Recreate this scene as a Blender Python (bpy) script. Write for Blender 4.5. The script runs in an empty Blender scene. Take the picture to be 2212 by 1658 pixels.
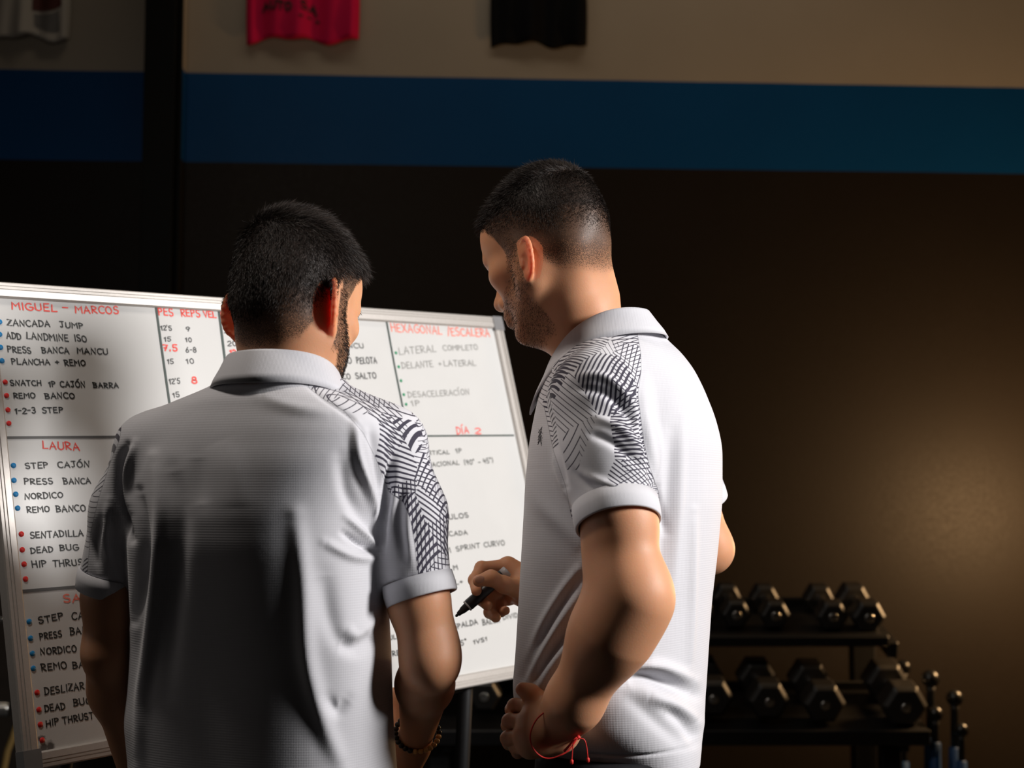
import bpy, math, random
import numpy as np
from mathutils import Vector, Matrix

# ------------------------------------------------------------------ camera, light, exposure
S = bpy.context.scene
COL = S.collection
FPX = 3072.0; CX, CY = 1106.0, 829.0
CAM_H = 1.33; PITCH = math.radians(4.5)
cam_data = bpy.data.cameras.new('camera'); cam = bpy.data.objects.new('camera', cam_data)
COL.objects.link(cam); S.camera = cam
cam_data.lens = 50.0; cam_data.sensor_width = 36.0; cam_data.clip_start = 0.02
cam.location = (0, 0, CAM_H); cam.rotation_euler = (math.pi/2 + PITCH, 0, 0)
cam_data.dof.use_dof = True; cam_data.dof.focus_distance = 1.98; cam_data.dof.aperture_fstop = 4.3
S.view_settings.view_transform = 'Standard'; S.view_settings.look = 'None'
S.view_settings.exposure = 0.0; S.view_settings.gamma = 1.0
S.view_settings.use_curve_mapping = False
world = bpy.data.worlds.new('world'); S.world = world; world.use_nodes = True
world.node_tree.nodes['Background'].inputs[0].default_value = (0.55, 0.6, 0.7, 1)
world.node_tree.nodes['Background'].inputs[1].default_value = 0.0006

def light(name, kind, loc, target, energy, color, size=0.3, size_y=None, spot=None, blend=0.5):
    d = bpy.data.lights.new(name, kind); d.energy = energy; d.color = color
    if kind == 'AREA':
        d.shape = 'RECTANGLE' if size_y else 'DISK'; d.size = size
        if size_y: d.size_y = size_y
    elif kind == 'SPOT':
        d.spot_size = math.radians(spot); d.spot_blend = blend; d.shadow_soft_size = size
    else:
        d.shadow_soft_size = size
    o = bpy.data.objects.new(name, d); COL.objects.link(o); o.location = loc
    v = Vector(target) - Vector(loc)
    o.rotation_euler = v.to_track_quat('-Z', 'Y').to_euler()
    return o
# hard studio key from the right, high; overhead gym lamp; warm lamp by the back wall; dim ceiling wash; added fill at the left
light('key_lamp', 'SPOT', (2.42, 1.24, 2.30), (0.0, 1.95, 1.3), 480, (1.0, 0.965, 0.94), size=0.32, spot=60, blend=0.4)
light('overhead_lamp', 'AREA', (-0.80, 1.675, 2.95), (-0.25, 2.0, 1.3), 12, (1.0, 0.9, 0.8), size=0.25)
light('wall_lamp', 'POINT', (1.80, 4.20, 1.27), (0, 0, 0), 54, (1.0, 0.60, 0.28), size=0.14)
light('ceiling_wash', 'AREA', (0.1, 4.05, 4.0), (0.1, 4.75, 3.0), 4.8, (1.0, 0.84, 0.66), size=2.6, size_y=0.2)
light('left_fill', 'AREA', (-2.6, 1.92, 1.7), (-0.3, 1.85, 1.2), 2.0, (1.0, 0.9, 0.82), size=0.8)  # unseen fill added to light the left man's left side; no window there

# ------------------------------------------------------------------ pixel helpers (photo pixel + distance -> world point)
_c, _s = math.cos(PITCH), math.sin(PITCH)
RGT = np.array([1., 0, 0]); FWD = np.array([0, _c, _s]); UPV = np.array([0, -_s, _c]); CAM = np.array([0, 0, CAM_H])
def P(px, py, d):
    return CAM + RGT*((px-CX)/FPX*d) + FWD*d - UPV*((py-CY)/FPX*d)
def proj(v):
    q = v - CAM; d = q @ FWD
    return CX + (q @ RGT)/d*FPX, CY - (q @ UPV)/d*FPX, d
def nrm(v): v = np.asarray(v, float); return v/np.linalg.norm(v)

# ------------------------------------------------------------------ materials
def srgb(r, g, b):
    f = lambda c: (c/255/12.92) if c/255 <= 0.04045 else ((c/255+0.055)/1.055)**2.4
    return (f(r), f(g), f(b), 1)
class NT:
    def __init__(s, name):
        s.m = bpy.data.materials.new(name); s.m.use_nodes = True; s.t = s.m.node_tree
        s.b = s.t.nodes['Principled BSDF']
    def n(s, kind, **kw):
        o = s.t.nodes.new('ShaderNode'+kind)
        for k, v in kw.items(): setattr(o, k, v)
        return o
    def l(s, a, b): s.t.links.new(a, b)
    def set(s, name, v):
        if hasattr(v, 'is_output') or isinstance(v, bpy.types.NodeSocket): s.l(v, s.b.inputs[name])
        else: s.b.inputs[name].default_value = v
    def math(s, op, a, b=None, c=None, clamp=False):
        o = s.n('Math', operation=op); o.use_clamp = clamp
        for i, v in enumerate((a, b, c)):
            if v is None: continue
            if isinstance(v, bpy.types.NodeSocket): s.l(v, o.inputs[i])
            else: o.inputs[i].default_value = v
        return o.outputs[0]
    def mix(s, f, a, b):
        o = s.n('Mix', data_type='RGBA')
        for i, v in ((0, f), (6, a), (7, b)):
            if isinstance(v, bpy.types.NodeSocket): s.l(v, o.inputs[i])
            else: o.inputs[i].default_value = v
        return o.outputs[2]
    def noise(s, scale, detail=2, vec=None, rough=0.5):
        o = s.n('TexNoise'); o.inputs['Scale'].default_value = scale; o.inputs['Detail'].default_value = detail
        o.inputs['Roughness'].default_value = rough
        if vec is None: vec = s.n('TexCoord').outputs['Object']
        s.l(vec, o.inputs['Vector']); return o.outputs[0]
    def bump(s, h, strength=0.3, dist=0.001):
        o = s.n('Bump'); o.inputs['Strength'].default_value = strength; o.inputs['Distance'].default_value = dist
        s.l(h, o.inputs['Height']); s.l(o.outputs[0], s.b.inputs['Normal'])
def simple(name, col, rough=0.5, metal=0.0, nscale=60, namp=0.12, bump=0.1, bdist=0.0006, spec=0.5):
    m = NT(name); n = m.noise(nscale, 4)
    c2 = tuple(min(1, x*(1+namp)) for x in col[:3])+(1,); c1 = tuple(x*(1-namp) for x in col[:3])+(1,)
    m.set('Base Color', m.mix(n, c1, c2)); m.set('Roughness', rough); m.set('Metallic', metal)
    m.b.inputs['Specular IOR Level'].default_value = spec
    if bump: m.bump(n, bump, bdist)
    return m.m

# ------------------------------------------------------------------ objects
def tag(o, label=None, cat=None, group=None, kind=None):
    if label: o['label'] = label
    if cat: o['category'] = cat
    if group: o['group'] = group
    if kind: o['kind'] = kind
    return o
def empty(name, loc=(0, 0, 0), label=None, cat=None, group=None):
    o = bpy.data.objects.new(name, None); COL.objects.link(o); o.location = loc
    o.empty_display_size = 0.05
    return tag(o, label, cat, group)
def mesh_obj(name, verts, faces, mat, parent=None, smooth=True, attrs=None, origin=None):
    """faces: list of tuples or an (n,4)/(n,3) array"""
    me = bpy.data.meshes.new(name)
    v = np.asarray(verts, np.float32).reshape(-1, 3)
    base = np.zeros(3)
    if parent is not None:
        q = parent
        while q is not None: base = base+np.array(q.matrix_basis.translation); q = q.parent
    elif origin is not None: base = np.asarray(origin, float)
    v = v - base.astype(np.float32)
    if isinstance(faces, np.ndarray):
        k = faces.shape[1]; nf = len(faces)
        me.vertices.add(len(v)); me.vertices.foreach_set('co', v.ravel())
        me.loops.add(nf*k); me.loops.foreach_set('vertex_index', faces.ravel().astype(np.int32))
        me.polygons.add(nf); me.polygons.foreach_set('loop_start', np.arange(nf, dtype=np.int32)*k)
        me.update(calc_edges=True); me.validate()
    else:
        me.from_pydata(v.tolist(), [], [tuple(map(int, f)) for f in faces]); me.update()
    me.polygons.foreach_set('use_smooth', [bool(smooth)]*len(me.polygons))
    for k_, a in (attrs or {}).items():
        a = np.asarray(a, np.float32)
        if a.ndim == 1:
            at = me.attributes.new(k_, 'FLOAT', 'POINT'); at.data.foreach_set('value', a)
        else:
            at = me.attributes.new(k_, 'FLOAT_VECTOR', 'POINT'); at.data.foreach_set('vector', a.ravel())
    mats = mat if isinstance(mat, (list, tuple)) else [mat]
    for m in mats: me.materials.append(m)
    o = bpy.data.objects.new(name, me); COL.objects.link(o)
    if parent is not None: o.parent = parent
    elif origin is not None: o.location = tuple(base)
    return o
class MB:
    """collects simple solids into one mesh"""
    def __init__(s): s.v = []; s.f = []
    def add(s, v, f):
        n = len(s.v); s.v += [tuple(map(float, p)) for p in v]; s.f += [tuple(i+n for i in q) for q in f]; return s
    def box(s, c, sz, R=None, bev=0.0):
        c = np.asarray(c, float); hx, hy, hz = np.asarray(sz, float)/2
        R = np.eye(3) if R is None else R
        b = min(bev, hx*.9, hy*.9, hz*.9)
        if b <= 0:
            v = [c + R@np.array([x*hx, y*hy, z*hz]) for x in (-1, 1) for y in (-1, 1) for z in (-1, 1)]
            return s.add(v, [(0, 1, 3, 2), (4, 6, 7, 5), (0, 4, 5, 1), (2, 3, 7, 6), (0, 2, 6, 4), (1, 5, 7, 3)])
        # chamfered box: 24 verts
        v = []; idx = {}
        for x in (-1, 1):
            for y in (-1, 1):
                for z in (-1, 1):
                    for ax in range(3):
                        p = np.array([x*(hx-b), y*(hy-b), z*(hz-b)])
                        p[ax] = (x, y, z)[ax]*(hx, hy, hz)[ax]
                        idx[(x, y, z, ax)] = len(v); v.append(c+R@p)
        f = []
        for ax in range(3):
            o1, o2 = [a for a in range(3) if a != ax]
            for sg in (-1, 1):
                q = []
                for (p1, p2) in ((-1, -1), (1, -1), (1, 1), (-1, 1)):
                    k = [0, 0, 0]; k[ax] = sg; k[o1] = p1; k[o2] = p2; q.append(idx[(*k, ax)])
                f.append(tuple(q))
            for a_ in (-1, 1):
                for b_ in (-1, 1):
                    k1 = [0, 0, 0]; k1[o1] = a_; k1[o2] = b_
                    k1[ax] = -1; k2 = list(k1); k2[ax] = 1
                    f.append((idx[(*k1, o1)], idx[(*k2, o1)], idx[(*k2, o2)], idx[(*k1, o2)]))
        for x in (-1, 1):
            for y in (-1, 1):
                for z in (-1, 1):
                    f.append(tuple(idx[(x, y, z, a)] for a in range(3)))
        return s.add(v, f)
    def lathe(s, a, d, prof, n=20, sy=1.0, up=None):
        """prof: (t along the axis in m, radius); closed by caps when radius>0 at an end"""
        a = np.asarray(a, float); d = nrm(d)
        u = nrm(np.cross(d, up if up is not None else ([0, 0, 1] if abs(d[2]) < .9 else [1, 0, 0]))); w = np.cross(d, u)
        v = []
        for t, r in prof:
            for k in range(n):
                an = 2*math.pi*k/n; v.append(a+d*t+u*math.cos(an)*r+w*math.sin(an)*r*sy)
        f = []
        for i in range(len(prof)-1):
            for k in range(n):
                k2 = (k+1) % n; f.append((i*n+k, i*n+k2, (i+1)*n+k2, (i+1)*n+k))
        if prof[0][1] > 1e-6: f.append(tuple(range(n))[::-1])
        if prof[-1][1] > 1e-6: f.append(tuple((len(prof)-1)*n+k for k in range(n)))
        return s.add(v, f)
    def tube(s, pts, r, n=8, closed=False):
        pts = [np.asarray(p, float) for p in pts]; m = len(pts); v = []
        rr = r if isinstance(r, (list, tuple, np.ndarray)) else [r]*m
        prev = None
        for i in range(m):
            a = pts[(i-1) % m] if (closed or i > 0) else pts[0]; b = pts[(i+1) % m] if (closed or i < m-1) else pts[-1]
            d = nrm(b-a)
            if prev is None: u = nrm(np.cross(d, [0, 0, 1] if abs(d[2]) < .9 else [1, 0, 0]))
            else: u = nrm(prev - d*(prev@d))
            prev = u; w = np.cross(d, u)
            for k in range(n):
                an = 2*math.pi*k/n; v.append(pts[i]+(u*math.cos(an)+w*math.sin(an))*rr[i])
        f = []
        for i in range(m if closed else m-1):
            j = (i+1) % m
            for k in range(n):
                k2 = (k+1) % n; f.append((i*n+k, i*n+k2, j*n+k2, j*n+k))
        if not closed: f.append(tuple(range(n))[::-1]); f.append(tuple((m-1)*n+k for k in range(n)))
        return s.add(v, f)
    def sphere(s, c, r, n=12, sc=(1, 1, 1)):
        c = np.asarray(c, float); v = [c+np.array([0, 0, r*sc[2]])]; f = []; m = n//2
        for i in range(1, m):
            th = math.pi*i/m
            for k in range(n):
                an = 2*math.pi*k/n
                v.append(c+np.array([math.sin(th)*math.cos(an)*sc[0], math.sin(th)*math.sin(an)*sc[1], math.cos(th)*sc[2]])*r)
        v.append(c-np.array([0, 0, r*sc[2]]))
        for k in range(n): f.append((0, 1+k, 1+(k+1) % n))
        for i in range(m-2):
            for k in range(n):
                a = 1+i*n+k; b = 1+i*n+(k+1) % n; f.append((a, a+n, b+n, b))
        L = len(v)-1
        for k in range(n): f.append((L, L-n+(k+1) % n, L-n+k))
        return s.add(v, f)
    def build(s, name, mat, parent=None, smooth=False, origin=None, attrs=None):
        return mesh_obj(name, s.v, s.f, mat, parent, smooth, attrs, origin)

# ------------------------------------------------------------------ signed distance sculpting
def smin(a, b, k):
    if k <= 0: return np.minimum(a, b)
    h = np.maximum(k-np.abs(a-b), 0)/k
    return np.minimum(a, b)-h*h*k*0.25
class Field:
    def __init__(s, lo, hi, h):
        s.lo = np.asarray(lo, float); s.h = h
        s.n = np.ceil((np.asarray(hi)-s.lo)/h).astype(int)+1
        s.F = np.full(s.n, 0.05, np.float32)
    def region(s, lo, hi):
        a = np.maximum(np.floor((np.asarray(lo)-s.lo)/s.h).astype(int), 0)
        b = np.minimum(np.ceil((np.asarray(hi)-s.lo)/s.h).astype(int)+1, s.n)
        if (b <= a).any(): return None
        sl = tuple(slice(i, j) for i, j in zip(a, b))
        ax = [(s.lo[i]+s.h*np.arange(a[i], b[i])).astype(np.float32) for i in range(3)]
        X, Y, Z = np.meshgrid(*ax, indexing='ij', sparse=True)
        return sl, X, Y, Z
    def apply(s, lo, hi, fn, k, mode):
        r = s.region(np.asarray(lo)-2*k-.012, np.asarray(hi)+2*k+.012)
        if r is None: return
        sl, X, Y, Z = r; d = fn(X, Y, Z).astype(np.float32)
        if mode == 'u': s.F[sl] = smin(s.F[sl], d, k)
        else: s.F[sl] = -smin(-s.F[sl], d, k)
    def cone(s, a, b, ra, rb, k=.01, mode='u', plane=None, flat=None):
        """tapered capsule; flat=(axis, factor) squeezes the section along a direction"""
        a = np.asarray(a, float); b = np.asarray(b, float); ba = b-a; L2 = float(ba@ba)+1e-12
        def fn(X, Y, Z):
            x, y, z = X-a[0], Y-a[1], Z-a[2]
            t = np.clip((x*ba[0]+y*ba[1]+z*ba[2])/L2, 0, 1)
            x = x-t*ba[0]; y = y-t*ba[1]; z = z-t*ba[2]
            q = x*x+y*y+z*z
            if flat is not None:
                e, fct = nrm(flat[0]), flat[1]
                m = x*e[0]+y*e[1]+z*e[2]; q = q+m*m*(1/fct**2-1)
            r = ra+(rb-ra)*t
            d = np.sqrt(q)-r
            if plane is not None:
                p0, pn = plane; d = np.maximum(d, (X-p0[0])*pn[0]+(Y-p0[1])*pn[1]+(Z-p0[2])*pn[2])
            return d
        m = max(ra, rb); s.apply(np.minimum(a, b)-m, np.maximum(a, b)+m, fn, k, mode)
    def ell(s, c, r, k=.01, mode='u', R=None):
        c = np.asarray(c, float); r = np.asarray(r, float)
        def fn(X, Y, Z):
            x, y, z = X-c[0], Y-c[1], Z-c[2]
            if R is not None:
                x, y, z = (R[0, 0]*x+R[1, 0]*y+R[2, 0]*z, R[0, 1]*x+R[1, 1]*y+R[2, 1]*z, R[0, 2]*x+R[1, 2]*y+R[2, 2]*z)
            k0 = np.sqrt((x/r[0])**2+(y/r[1])**2+(z/r[2])**2); k1 = np.sqrt((x/r[0]**2)**2+(y/r[1]**2)**2+(z/r[2]**2)**2)+1e-9
            return k0*(k0-1)/k1
        m = r.max() if R is not None else r
        s.apply(c-m, c+m, fn, k, mode)
    def loft(s, rings, k=.02, mode='u', p=2.4, grow=0.0):
        """rings: list of (centre xyz, a, b, yaw direction of the b axis) from the top down"""
        rings = sorted(rings, key=lambda r: r[0][2]); zs = np.array([r[0][2] for r in rings])
        cx = np.array([r[0][0] for r in rings]); cy = np.array([r[0][1] for r in rings])
        A = np.array([r[1] for r in rings])+grow; B = np.array([r[2] for r in rings])+grow; W = np.unwrap(np.array([r[3] for r in rings]))
        def it(z, arr):   # smooth interpolation
            return np.interp(z, zs, arr)
        zz = np.linspace(zs[0], zs[-1], 160)
        def sm(arr):
            v = it(zz, arr); kq = np.ones(9)/9
            vv = np.concatenate([[v[0]]*4, v, [v[-1]]*4]); return np.convolve(vv, kq, 'valid')
        cxs, cys, As, Bs, Ws = map(sm, (cx, cy, A, B, W))
        def fn(X, Y, Z):
            z = Z.ravel(); g = lambda arr: np.interp(z, zz, arr).reshape(Z.shape).astype(np.float32)
            x = X-g(cxs); y = Y-g(cys); w = g(Ws); a = g(As); b = g(Bs)
            v_ = x*np.cos(w)+y*np.sin(w); u_ = -x*np.sin(w)+y*np.cos(w)
            n = ((np.abs(u_)/a)**p+(np.abs(v_)/b)**p)**(1/p)+1e-6
            d = np.sqrt(u_*u_+v_*v_)*(1-1/n)
            d = np.where(n < .5, -np.minimum(a, b)*.5, d)
            return np.maximum(d, np.maximum(Z-zs[-1], zs[0]-Z))
        m = max(A.max(), B.max())
        s.apply((cx.min()-m, cy.min()-m, zs[0]), (cx.max()+m, cy.max()+m, zs[-1]), fn, k, mode)
    def mesh(s):
        F = s.F; h = s.h; ins = F < 0
        nx, ny, nz = F.shape
        c = np.zeros((nx-1, ny-1, nz-1), np.uint8)
        for i in (0, 1):
            for j in (0, 1):
                for k in (0, 1): c += ins[i:nx-1+i, j:ny-1+j, k:nz-1+k]
        I, J, K = np.nonzero((c > 0) & (c < 8)); n = len(I)
        idx = np.full(c.shape, -1, np.int32); idx[I, J, K] = np.arange(n)
        acc = np.zeros((n, 3)); cnt = np.zeros(n)
        cor = [(i, j, k) for i in (0, 1) for j in (0, 1) for k in (0, 1)]
        val = {q: F[I+q[0], J+q[1], K+q[2]].astype(float) for q in cor}
        for a in cor:
            for ax in range(3):
                if a[ax] == 0:
                    b = list(a); b[ax] = 1; b = tuple(b); va, vb = val[a], val[b]
                    m = (va < 0) != (vb < 0); t = np.where(m, va/np.where(m, va-vb, 1), 0)
                    pt = np.array(a, float)[None].repeat(n, 0); pt[:, ax] += t
                    acc[m] += pt[m]; cnt[m] += 1
        v = s.lo+(np.stack([I, J, K], 1)+acc/cnt[:, None])*h
        fs = []
        for ax in range(3):
            sl0 = [slice(None)]*3; sl1 = [slice(None)]*3; sl0[ax] = slice(0, -1); sl1[ax] = slice(1, None)
            A, B = ins[tuple(sl0)], ins[tuple(sl1)]
            E = np.argwhere(A != B); o1, o2 = [(1, 2), (2, 0), (0, 1)][ax]
            ok = (E[:, o1] > 0) & (E[:, o2] > 0) & (E[:, o1] < F.shape[o1]-1) & (E[:, o2] < F.shape[o2]-1); E = E[ok]
            fl = A[E[:, 0], E[:, 1], E[:, 2]]
            def g(d1, d2):
                q = E.copy(); q[:, o1] -= d1; q[:, o2] -= d2; return idx[q[:, 0], q[:, 1], q[:, 2]]
            q = np.stack([g(1, 1), g(0, 1), g(0, 0), g(1, 0)], 1)
            q[~fl] = q[~fl][:, ::-1]; fs.append(q)
        f = np.concatenate(fs); f = f[(f >= 0).all(1)]
        return v, f
def vnormals(v, f):
    n = np.cross(v[f[:, 2]]-v[f[:, 0]], v[f[:, 3 % f.shape[1]]]-v[f[:, 1]])
    N = np.zeros_like(v)
    for k in range(f.shape[1]): np.add.at(N, f[:, k], n)
    return N/(np.linalg.norm(N, axis=1, keepdims=True)+1e-12)
def relax(v, f, it=2, w=.5):
    for _ in range(it):
        acc = np.zeros_like(v); c = np.zeros(len(v))
        for k in range(4):
            a, b = f[:, k], f[:, (k+1) % 4]
            for d in range(3): acc[:, d] += np.bincount(a, v[b, d], len(v))
            c += np.bincount(a, minlength=len(v))
            for d in range(3): acc[:, d] += np.bincount(b, v[a, d], len(v))
            c += np.bincount(b, minlength=len(v))
        v = v*(1-w)+w*acc/np.maximum(c, 1)[:, None]
    return v
def sstep(a, b, x):
    t = np.clip((x-a)/(b-a), 0, 1); return t*t*(3-2*t)
def polydist(px, py, pts):
    """distance to a polyline in the picture plane and the parameter 0..1 along it"""
    pts = np.asarray(pts, float); best = np.full(px.shape, 1e9); tt = np.zeros(px.shape); m = len(pts)-1
    for i in range(m):
        a, b = pts[i], pts[i+1]; d = b-a; t = np.clip(((px-a[0])*d[0]+(py-a[1])*d[1])/(d@d), 0, 1)
        q = np.hypot(px-a[0]-t*d[0], py-a[1]-t*d[1]); w = q < best; best = np.where(w, q, best); tt = np.where(w, (i+t)/m, tt)
    return best, tt
def smooth_poly(pts, n=8):
    pts = np.asarray(pts, float); m = len(pts)
    if m < 3: return pts
    out = []
    for i in range(m-1):
        p0, p1, p2, p3 = pts[max(i-1, 0)], pts[i], pts[i+1], pts[min(i+2, m-1)]
        for k in range(n):
            t = k/n; out.append(.5*((2*p1)+(-p0+p2)*t+(2*p0-5*p1+4*p2-p3)*t*t+(-p0+3*p1-3*p2+p3)*t**3))
    out.append(pts[-1]); return np.array(out)
def folds(v, f, lst, gate=9.0):
    N = vnormals(v, f); px, py, d = proj(v); front = np.clip(-(N@FWD)*2.5+.55, 0, 1)*(d < gate)
    D = np.zeros(len(v))
    for pts, w, amp in lst:
        q, t = polydist(px, py, smooth_poly(pts, 5)); D += amp*np.exp(-(q/w)**2)*np.sin(np.clip(t, .04, .96)*math.pi)**.6
    return v+N*(D*front)[:, None]
def polymask(px, py, poly):
    """signed distance (pixels, positive inside) to a polygon"""
    poly = np.asarray(poly, float); q, _ = polydist(px, py, np.vstack([poly, poly[:1]]))
    ins = np.zeros(px.shape, bool); n = len(poly)
    for i in range(n):
        x1, y1 = poly[i]; x2, y2 = poly[(i+1) % n]
        c = ((y1 > py) != (y2 > py)); xi = (x2-x1)*(py-y1)/(y2-y1+1e-9)+x1
        ins ^= c & (px < xi)
    return np.where(ins, q, -q)

# ================================================================== THE ROOM
WK = math.tan(math.radians(3.5)); WY = 4.75
def on_wall(px, py, off=0.0):
    d = P(px, py, 1.0)-CAM; t = (WY-off+WK*CAM[0]-CAM[1])/(d[1]-WK*d[0]); return CAM+d*t
zt = on_wall(1200, 171)[2]; zb = on_wall(1200, 361)[2]
def wall_paint():
    m = NT('painted_block_wall'); geo = m.n('NewGeometry'); sp = m.n('SeparateXYZ'); m.l(geo.outputs['Position'], sp.inputs[0])
    n = m.noise(3.0, 4); n2 = m.noise(90, 3)
    zz = m.math('ADD', sp.outputs[2], m.math('MULTIPLY', m.math('SUBTRACT', n, .5), .004))
    up = m.math('GREATER_THAN', zz, zt); lo = m.math('LESS_THAN', zz, zb)
    beige = m.mix(n, (.33, .29, .235, 1), (.40, .35, .285, 1)); blue = m.mix(n, (.002, .052, .17, 1), (.003, .066, .21, 1))
    brown = m.mix(n, (.012, .009, .0065, 1), (.016, .012, .009, 1))
    c = m.mix(up, blue, beige); c = m.mix(lo, c, brown)
    m.set('Base Color', c); m.set('Roughness', m.math('ADD', .42, m.math('MULTIPLY', n2, .2))); m.bump(n2, .25, .0012)
    m.b.inputs['Specular IOR Level'].default_value = .15
    return m.m
M_wall = wall_paint()
M_black = simple('black_powder_coat', (.006, .006, .0065, 1), .45, nscale=200)
M_blackgl = simple('black_column_paint', (.003, .0035, .003, 1), .6, nscale=30, spec=.15)
M_rubber = simple('black_rubber', (.012, .011, .010, 1), .40, nscale=260, bump=.15, spec=.9)
M_floor = simple('speckled_rubber_floor', (.016, .016, .017, 1), .75, nscale=400, namp=.5, bump=.3)
M_dark = simple('dark_painted_wall', (.02, .017, .015, 1), .8, nscale=8)
M_ceil = simple('dark_ceiling', (.03, .03, .03, 1), .9, nscale=5)
M_chrome = simple('brushed_chrome', (.62, .61, .58, 1), .22, 1.0, nscale=300, bump=.05)

def struct(name, mb, mat): return tag(mb.build(name, mat), kind='structure')
XL, XR, YF, ZC = -3.4, 3.4, -3.6, 4.2
m = MB(); yl, yr = WY+WK*XL, WY+WK*XR
m.add([(XL, yl, 0), (XR, yr, 0), (XR, yr, ZC), (XL, yl, ZC), (XL, yl+.15, 0), (XR, yr+.15, 0), (XR, yr+.15, ZC), (XL, yl+.15, ZC)],
      [(0, 1, 2, 3), (5, 4, 7, 6), (0, 4, 5, 1), (3, 2, 6, 7), (1, 5, 6, 2), (0, 3, 7, 4)])
struct('wall_back', m, M_wall)
struct('floor', MB().box((0, .7, -.05), (7.2, 9.4, .1)), M_floor)
struct('ceiling', MB().box((0, .7, ZC+.05), (7.2, 9.4, .1)), M_ceil)
struct('wall_left', MB().box((XL-.05, .7, ZC/2), (.1, 9.0, ZC)), M_dark)
struct('wall_right', MB().box((XR+.05, .7, ZC/2), (.1, 9.0, ZC)), M_dark)
struct('wall_front', MB().box((0, YF-.05, ZC/2), (7.2, .1, ZC)), M_dark)
# pier in the wall (painted like it) with the black steel column in front
wa = math.atan(WK); RW = np.array([[math.cos(wa), -math.sin(wa), 0], [math.sin(wa), math.cos(wa), 0], [0, 0, 1]])
a = on_wall(305, 500, .10); b = on_wall(381, 500, .10)
pc = (a+b)/2; struct('trim_1', MB().box((pc[0], pc[1]+.05, ZC/2), (np.linalg.norm(b-a), .12, ZC), RW, .004), M_wall)
a = on_wall(303, 500, .22); b = on_wall(371, 500, .22); pc = (a+b)/2; w_ = np.linalg.norm(b-a)
m = MB()
m.box((pc[0], pc[1]+.006, ZC/2), (w_, .012, ZC), RW, .002); m.box((pc[0], pc[1]+.106, ZC/2), (w_, .012, ZC), RW, .002)
m.box((pc[0], pc[1]+.056, ZC/2), (.012, .09, ZC), RW)
struct('trim_2', m, M_blackgl)
struct('baseboard_back', MB().box((0, WY-.012, .06), (6.6, .02, .12), RW, .004), M_black)

# ------------------------------------------------------------------ jerseys on the wall
def cloth_mat(name, c1, rough=.8):
    m = NT(name); n = m.noise(700, 2); m.set('Base Color', m.mix(n, tuple(x*.85 for x in c1[:3])+(1,), c1)); m.set('Roughness', rough); m.b.inputs['Specular IOR Level'].default_value = .12; m.bump(n, .2, .0005); return m.m
def jersey(px0, px1, pyb, mat, label, seed, prints):
    rnd = random.Random(seed)
    a = on_wall(px0, pyb, .012); b = on_wall(px1, pyb, .012); c = (a+b)/2; W = np.linalg.norm(b-a); Hh = W*1.6
    e = nrm(b-a); out = np.array([e[1], -e[0], 0]); nu, nv = 64, 60
    ph = [rnd.uniform(0, 6) for _ in range(3)]
    fr, bk, keep = [], [], []
    def pos(u, v):
        wv = 1.0-.10*v+.04*math.sin(v*5); 
        z = Hh*v + .010*math.sin(u*4+ph[0])*(1-v) - .006*math.cos(u*9+ph[1])*(1-v)
        d = .022 + (.013*math.sin(u*6.3+ph[0]+v*1.2)+.008*math.sin(u*13+ph[1]-v*2))*(1-.55*v)
        return c+e*(u*W/2*wv)+np.array([0, 0, z]), max(d, .004)
    vs, fs, ix = [], [], {}
    def inside(u, v):
        if v > .62 and abs(u) > 1-.30*math.sin(min((v-.62)/.38*2.2, 1.57)): return False     # arm holes
        if v > .84 and abs(u) < .36*math.sqrt(max(0, (v-.84)/.16)): return False               # neck
        return True
    for j in range(nv+1):
        for i in range(nu+1):
            u, v = -1+2*i/nu, j/nv; p, d = pos(u, v); edge = min(1, (1-abs(u))*9)
            vs.append(p+out*(d*edge+.002)); vs.append(p+out*.001)
    cell = {(i, j) for i in range(nu) for j in range(nv) if inside(-1+2*(i+.5)/nu, (j+.5)/nv)}
    g = lambda i, j, s: 2*(j*(nu+1)+i)+s
    for i, j in cell:
        fs.append((g(i, j, 0), g(i+1, j, 0), g(i+1, j+1, 0), g(i, j+1, 0)))
        fs.append((g(i, j, 1), g(i, j+1, 1), g(i+1, j+1, 1), g(i+1, j, 1)))
        for (di, dj, p, q) in ((-1, 0, (i, j+1), (i, j)), (1, 0, (i+1, j), (i+1, j+1)), (0, -1, (i, j), (i+1, j)), (0, 1, (i+1, j+1), (i, j+1))):
            if (i+di, j+dj) not in cell: fs.append((g(*p, 0), g(*p, 1), g(*q, 1), g(*q, 0)))
    used = sorted({k for q in fs for k in q}); mp = {k: n for n, k in enumerate(used)}
    root = mesh_obj('jersey', [vs[k] for k in used], [tuple(mp[k] for k in q) for q in fs], mat, None, True, origin=c)
    tag(root, label, 'shirt', 'sleeveless shirts hung on the back wall')
    def surf(u, v):
        p, d = pos(u, v); return p+out*(d*min(1, (1-abs(u))*9)+.004)
    for pr in prints: pr(root, surf, W, Hh)
    return root
M_pink = cloth_mat('magenta_jersey_cloth', (.72, .010, .085, 1)); M_white = cloth_mat('white_jersey_cloth', (.62, .57, .50, 1))
M_bjer = cloth_mat('black_jersey_cloth', (.003, .003, .0035, 1)); M_ink = simple('black_print', (.010, .006, .008, 1), .7)
M_greypr = simple('grey_print', (.20, .19, .18, 1), .7); M_redpr = simple('dark_red_print', (.10, .02, .015, 1), .7)
M_palepr = simple('pale_print', (.40, .38, .34, 1), .7)

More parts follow.
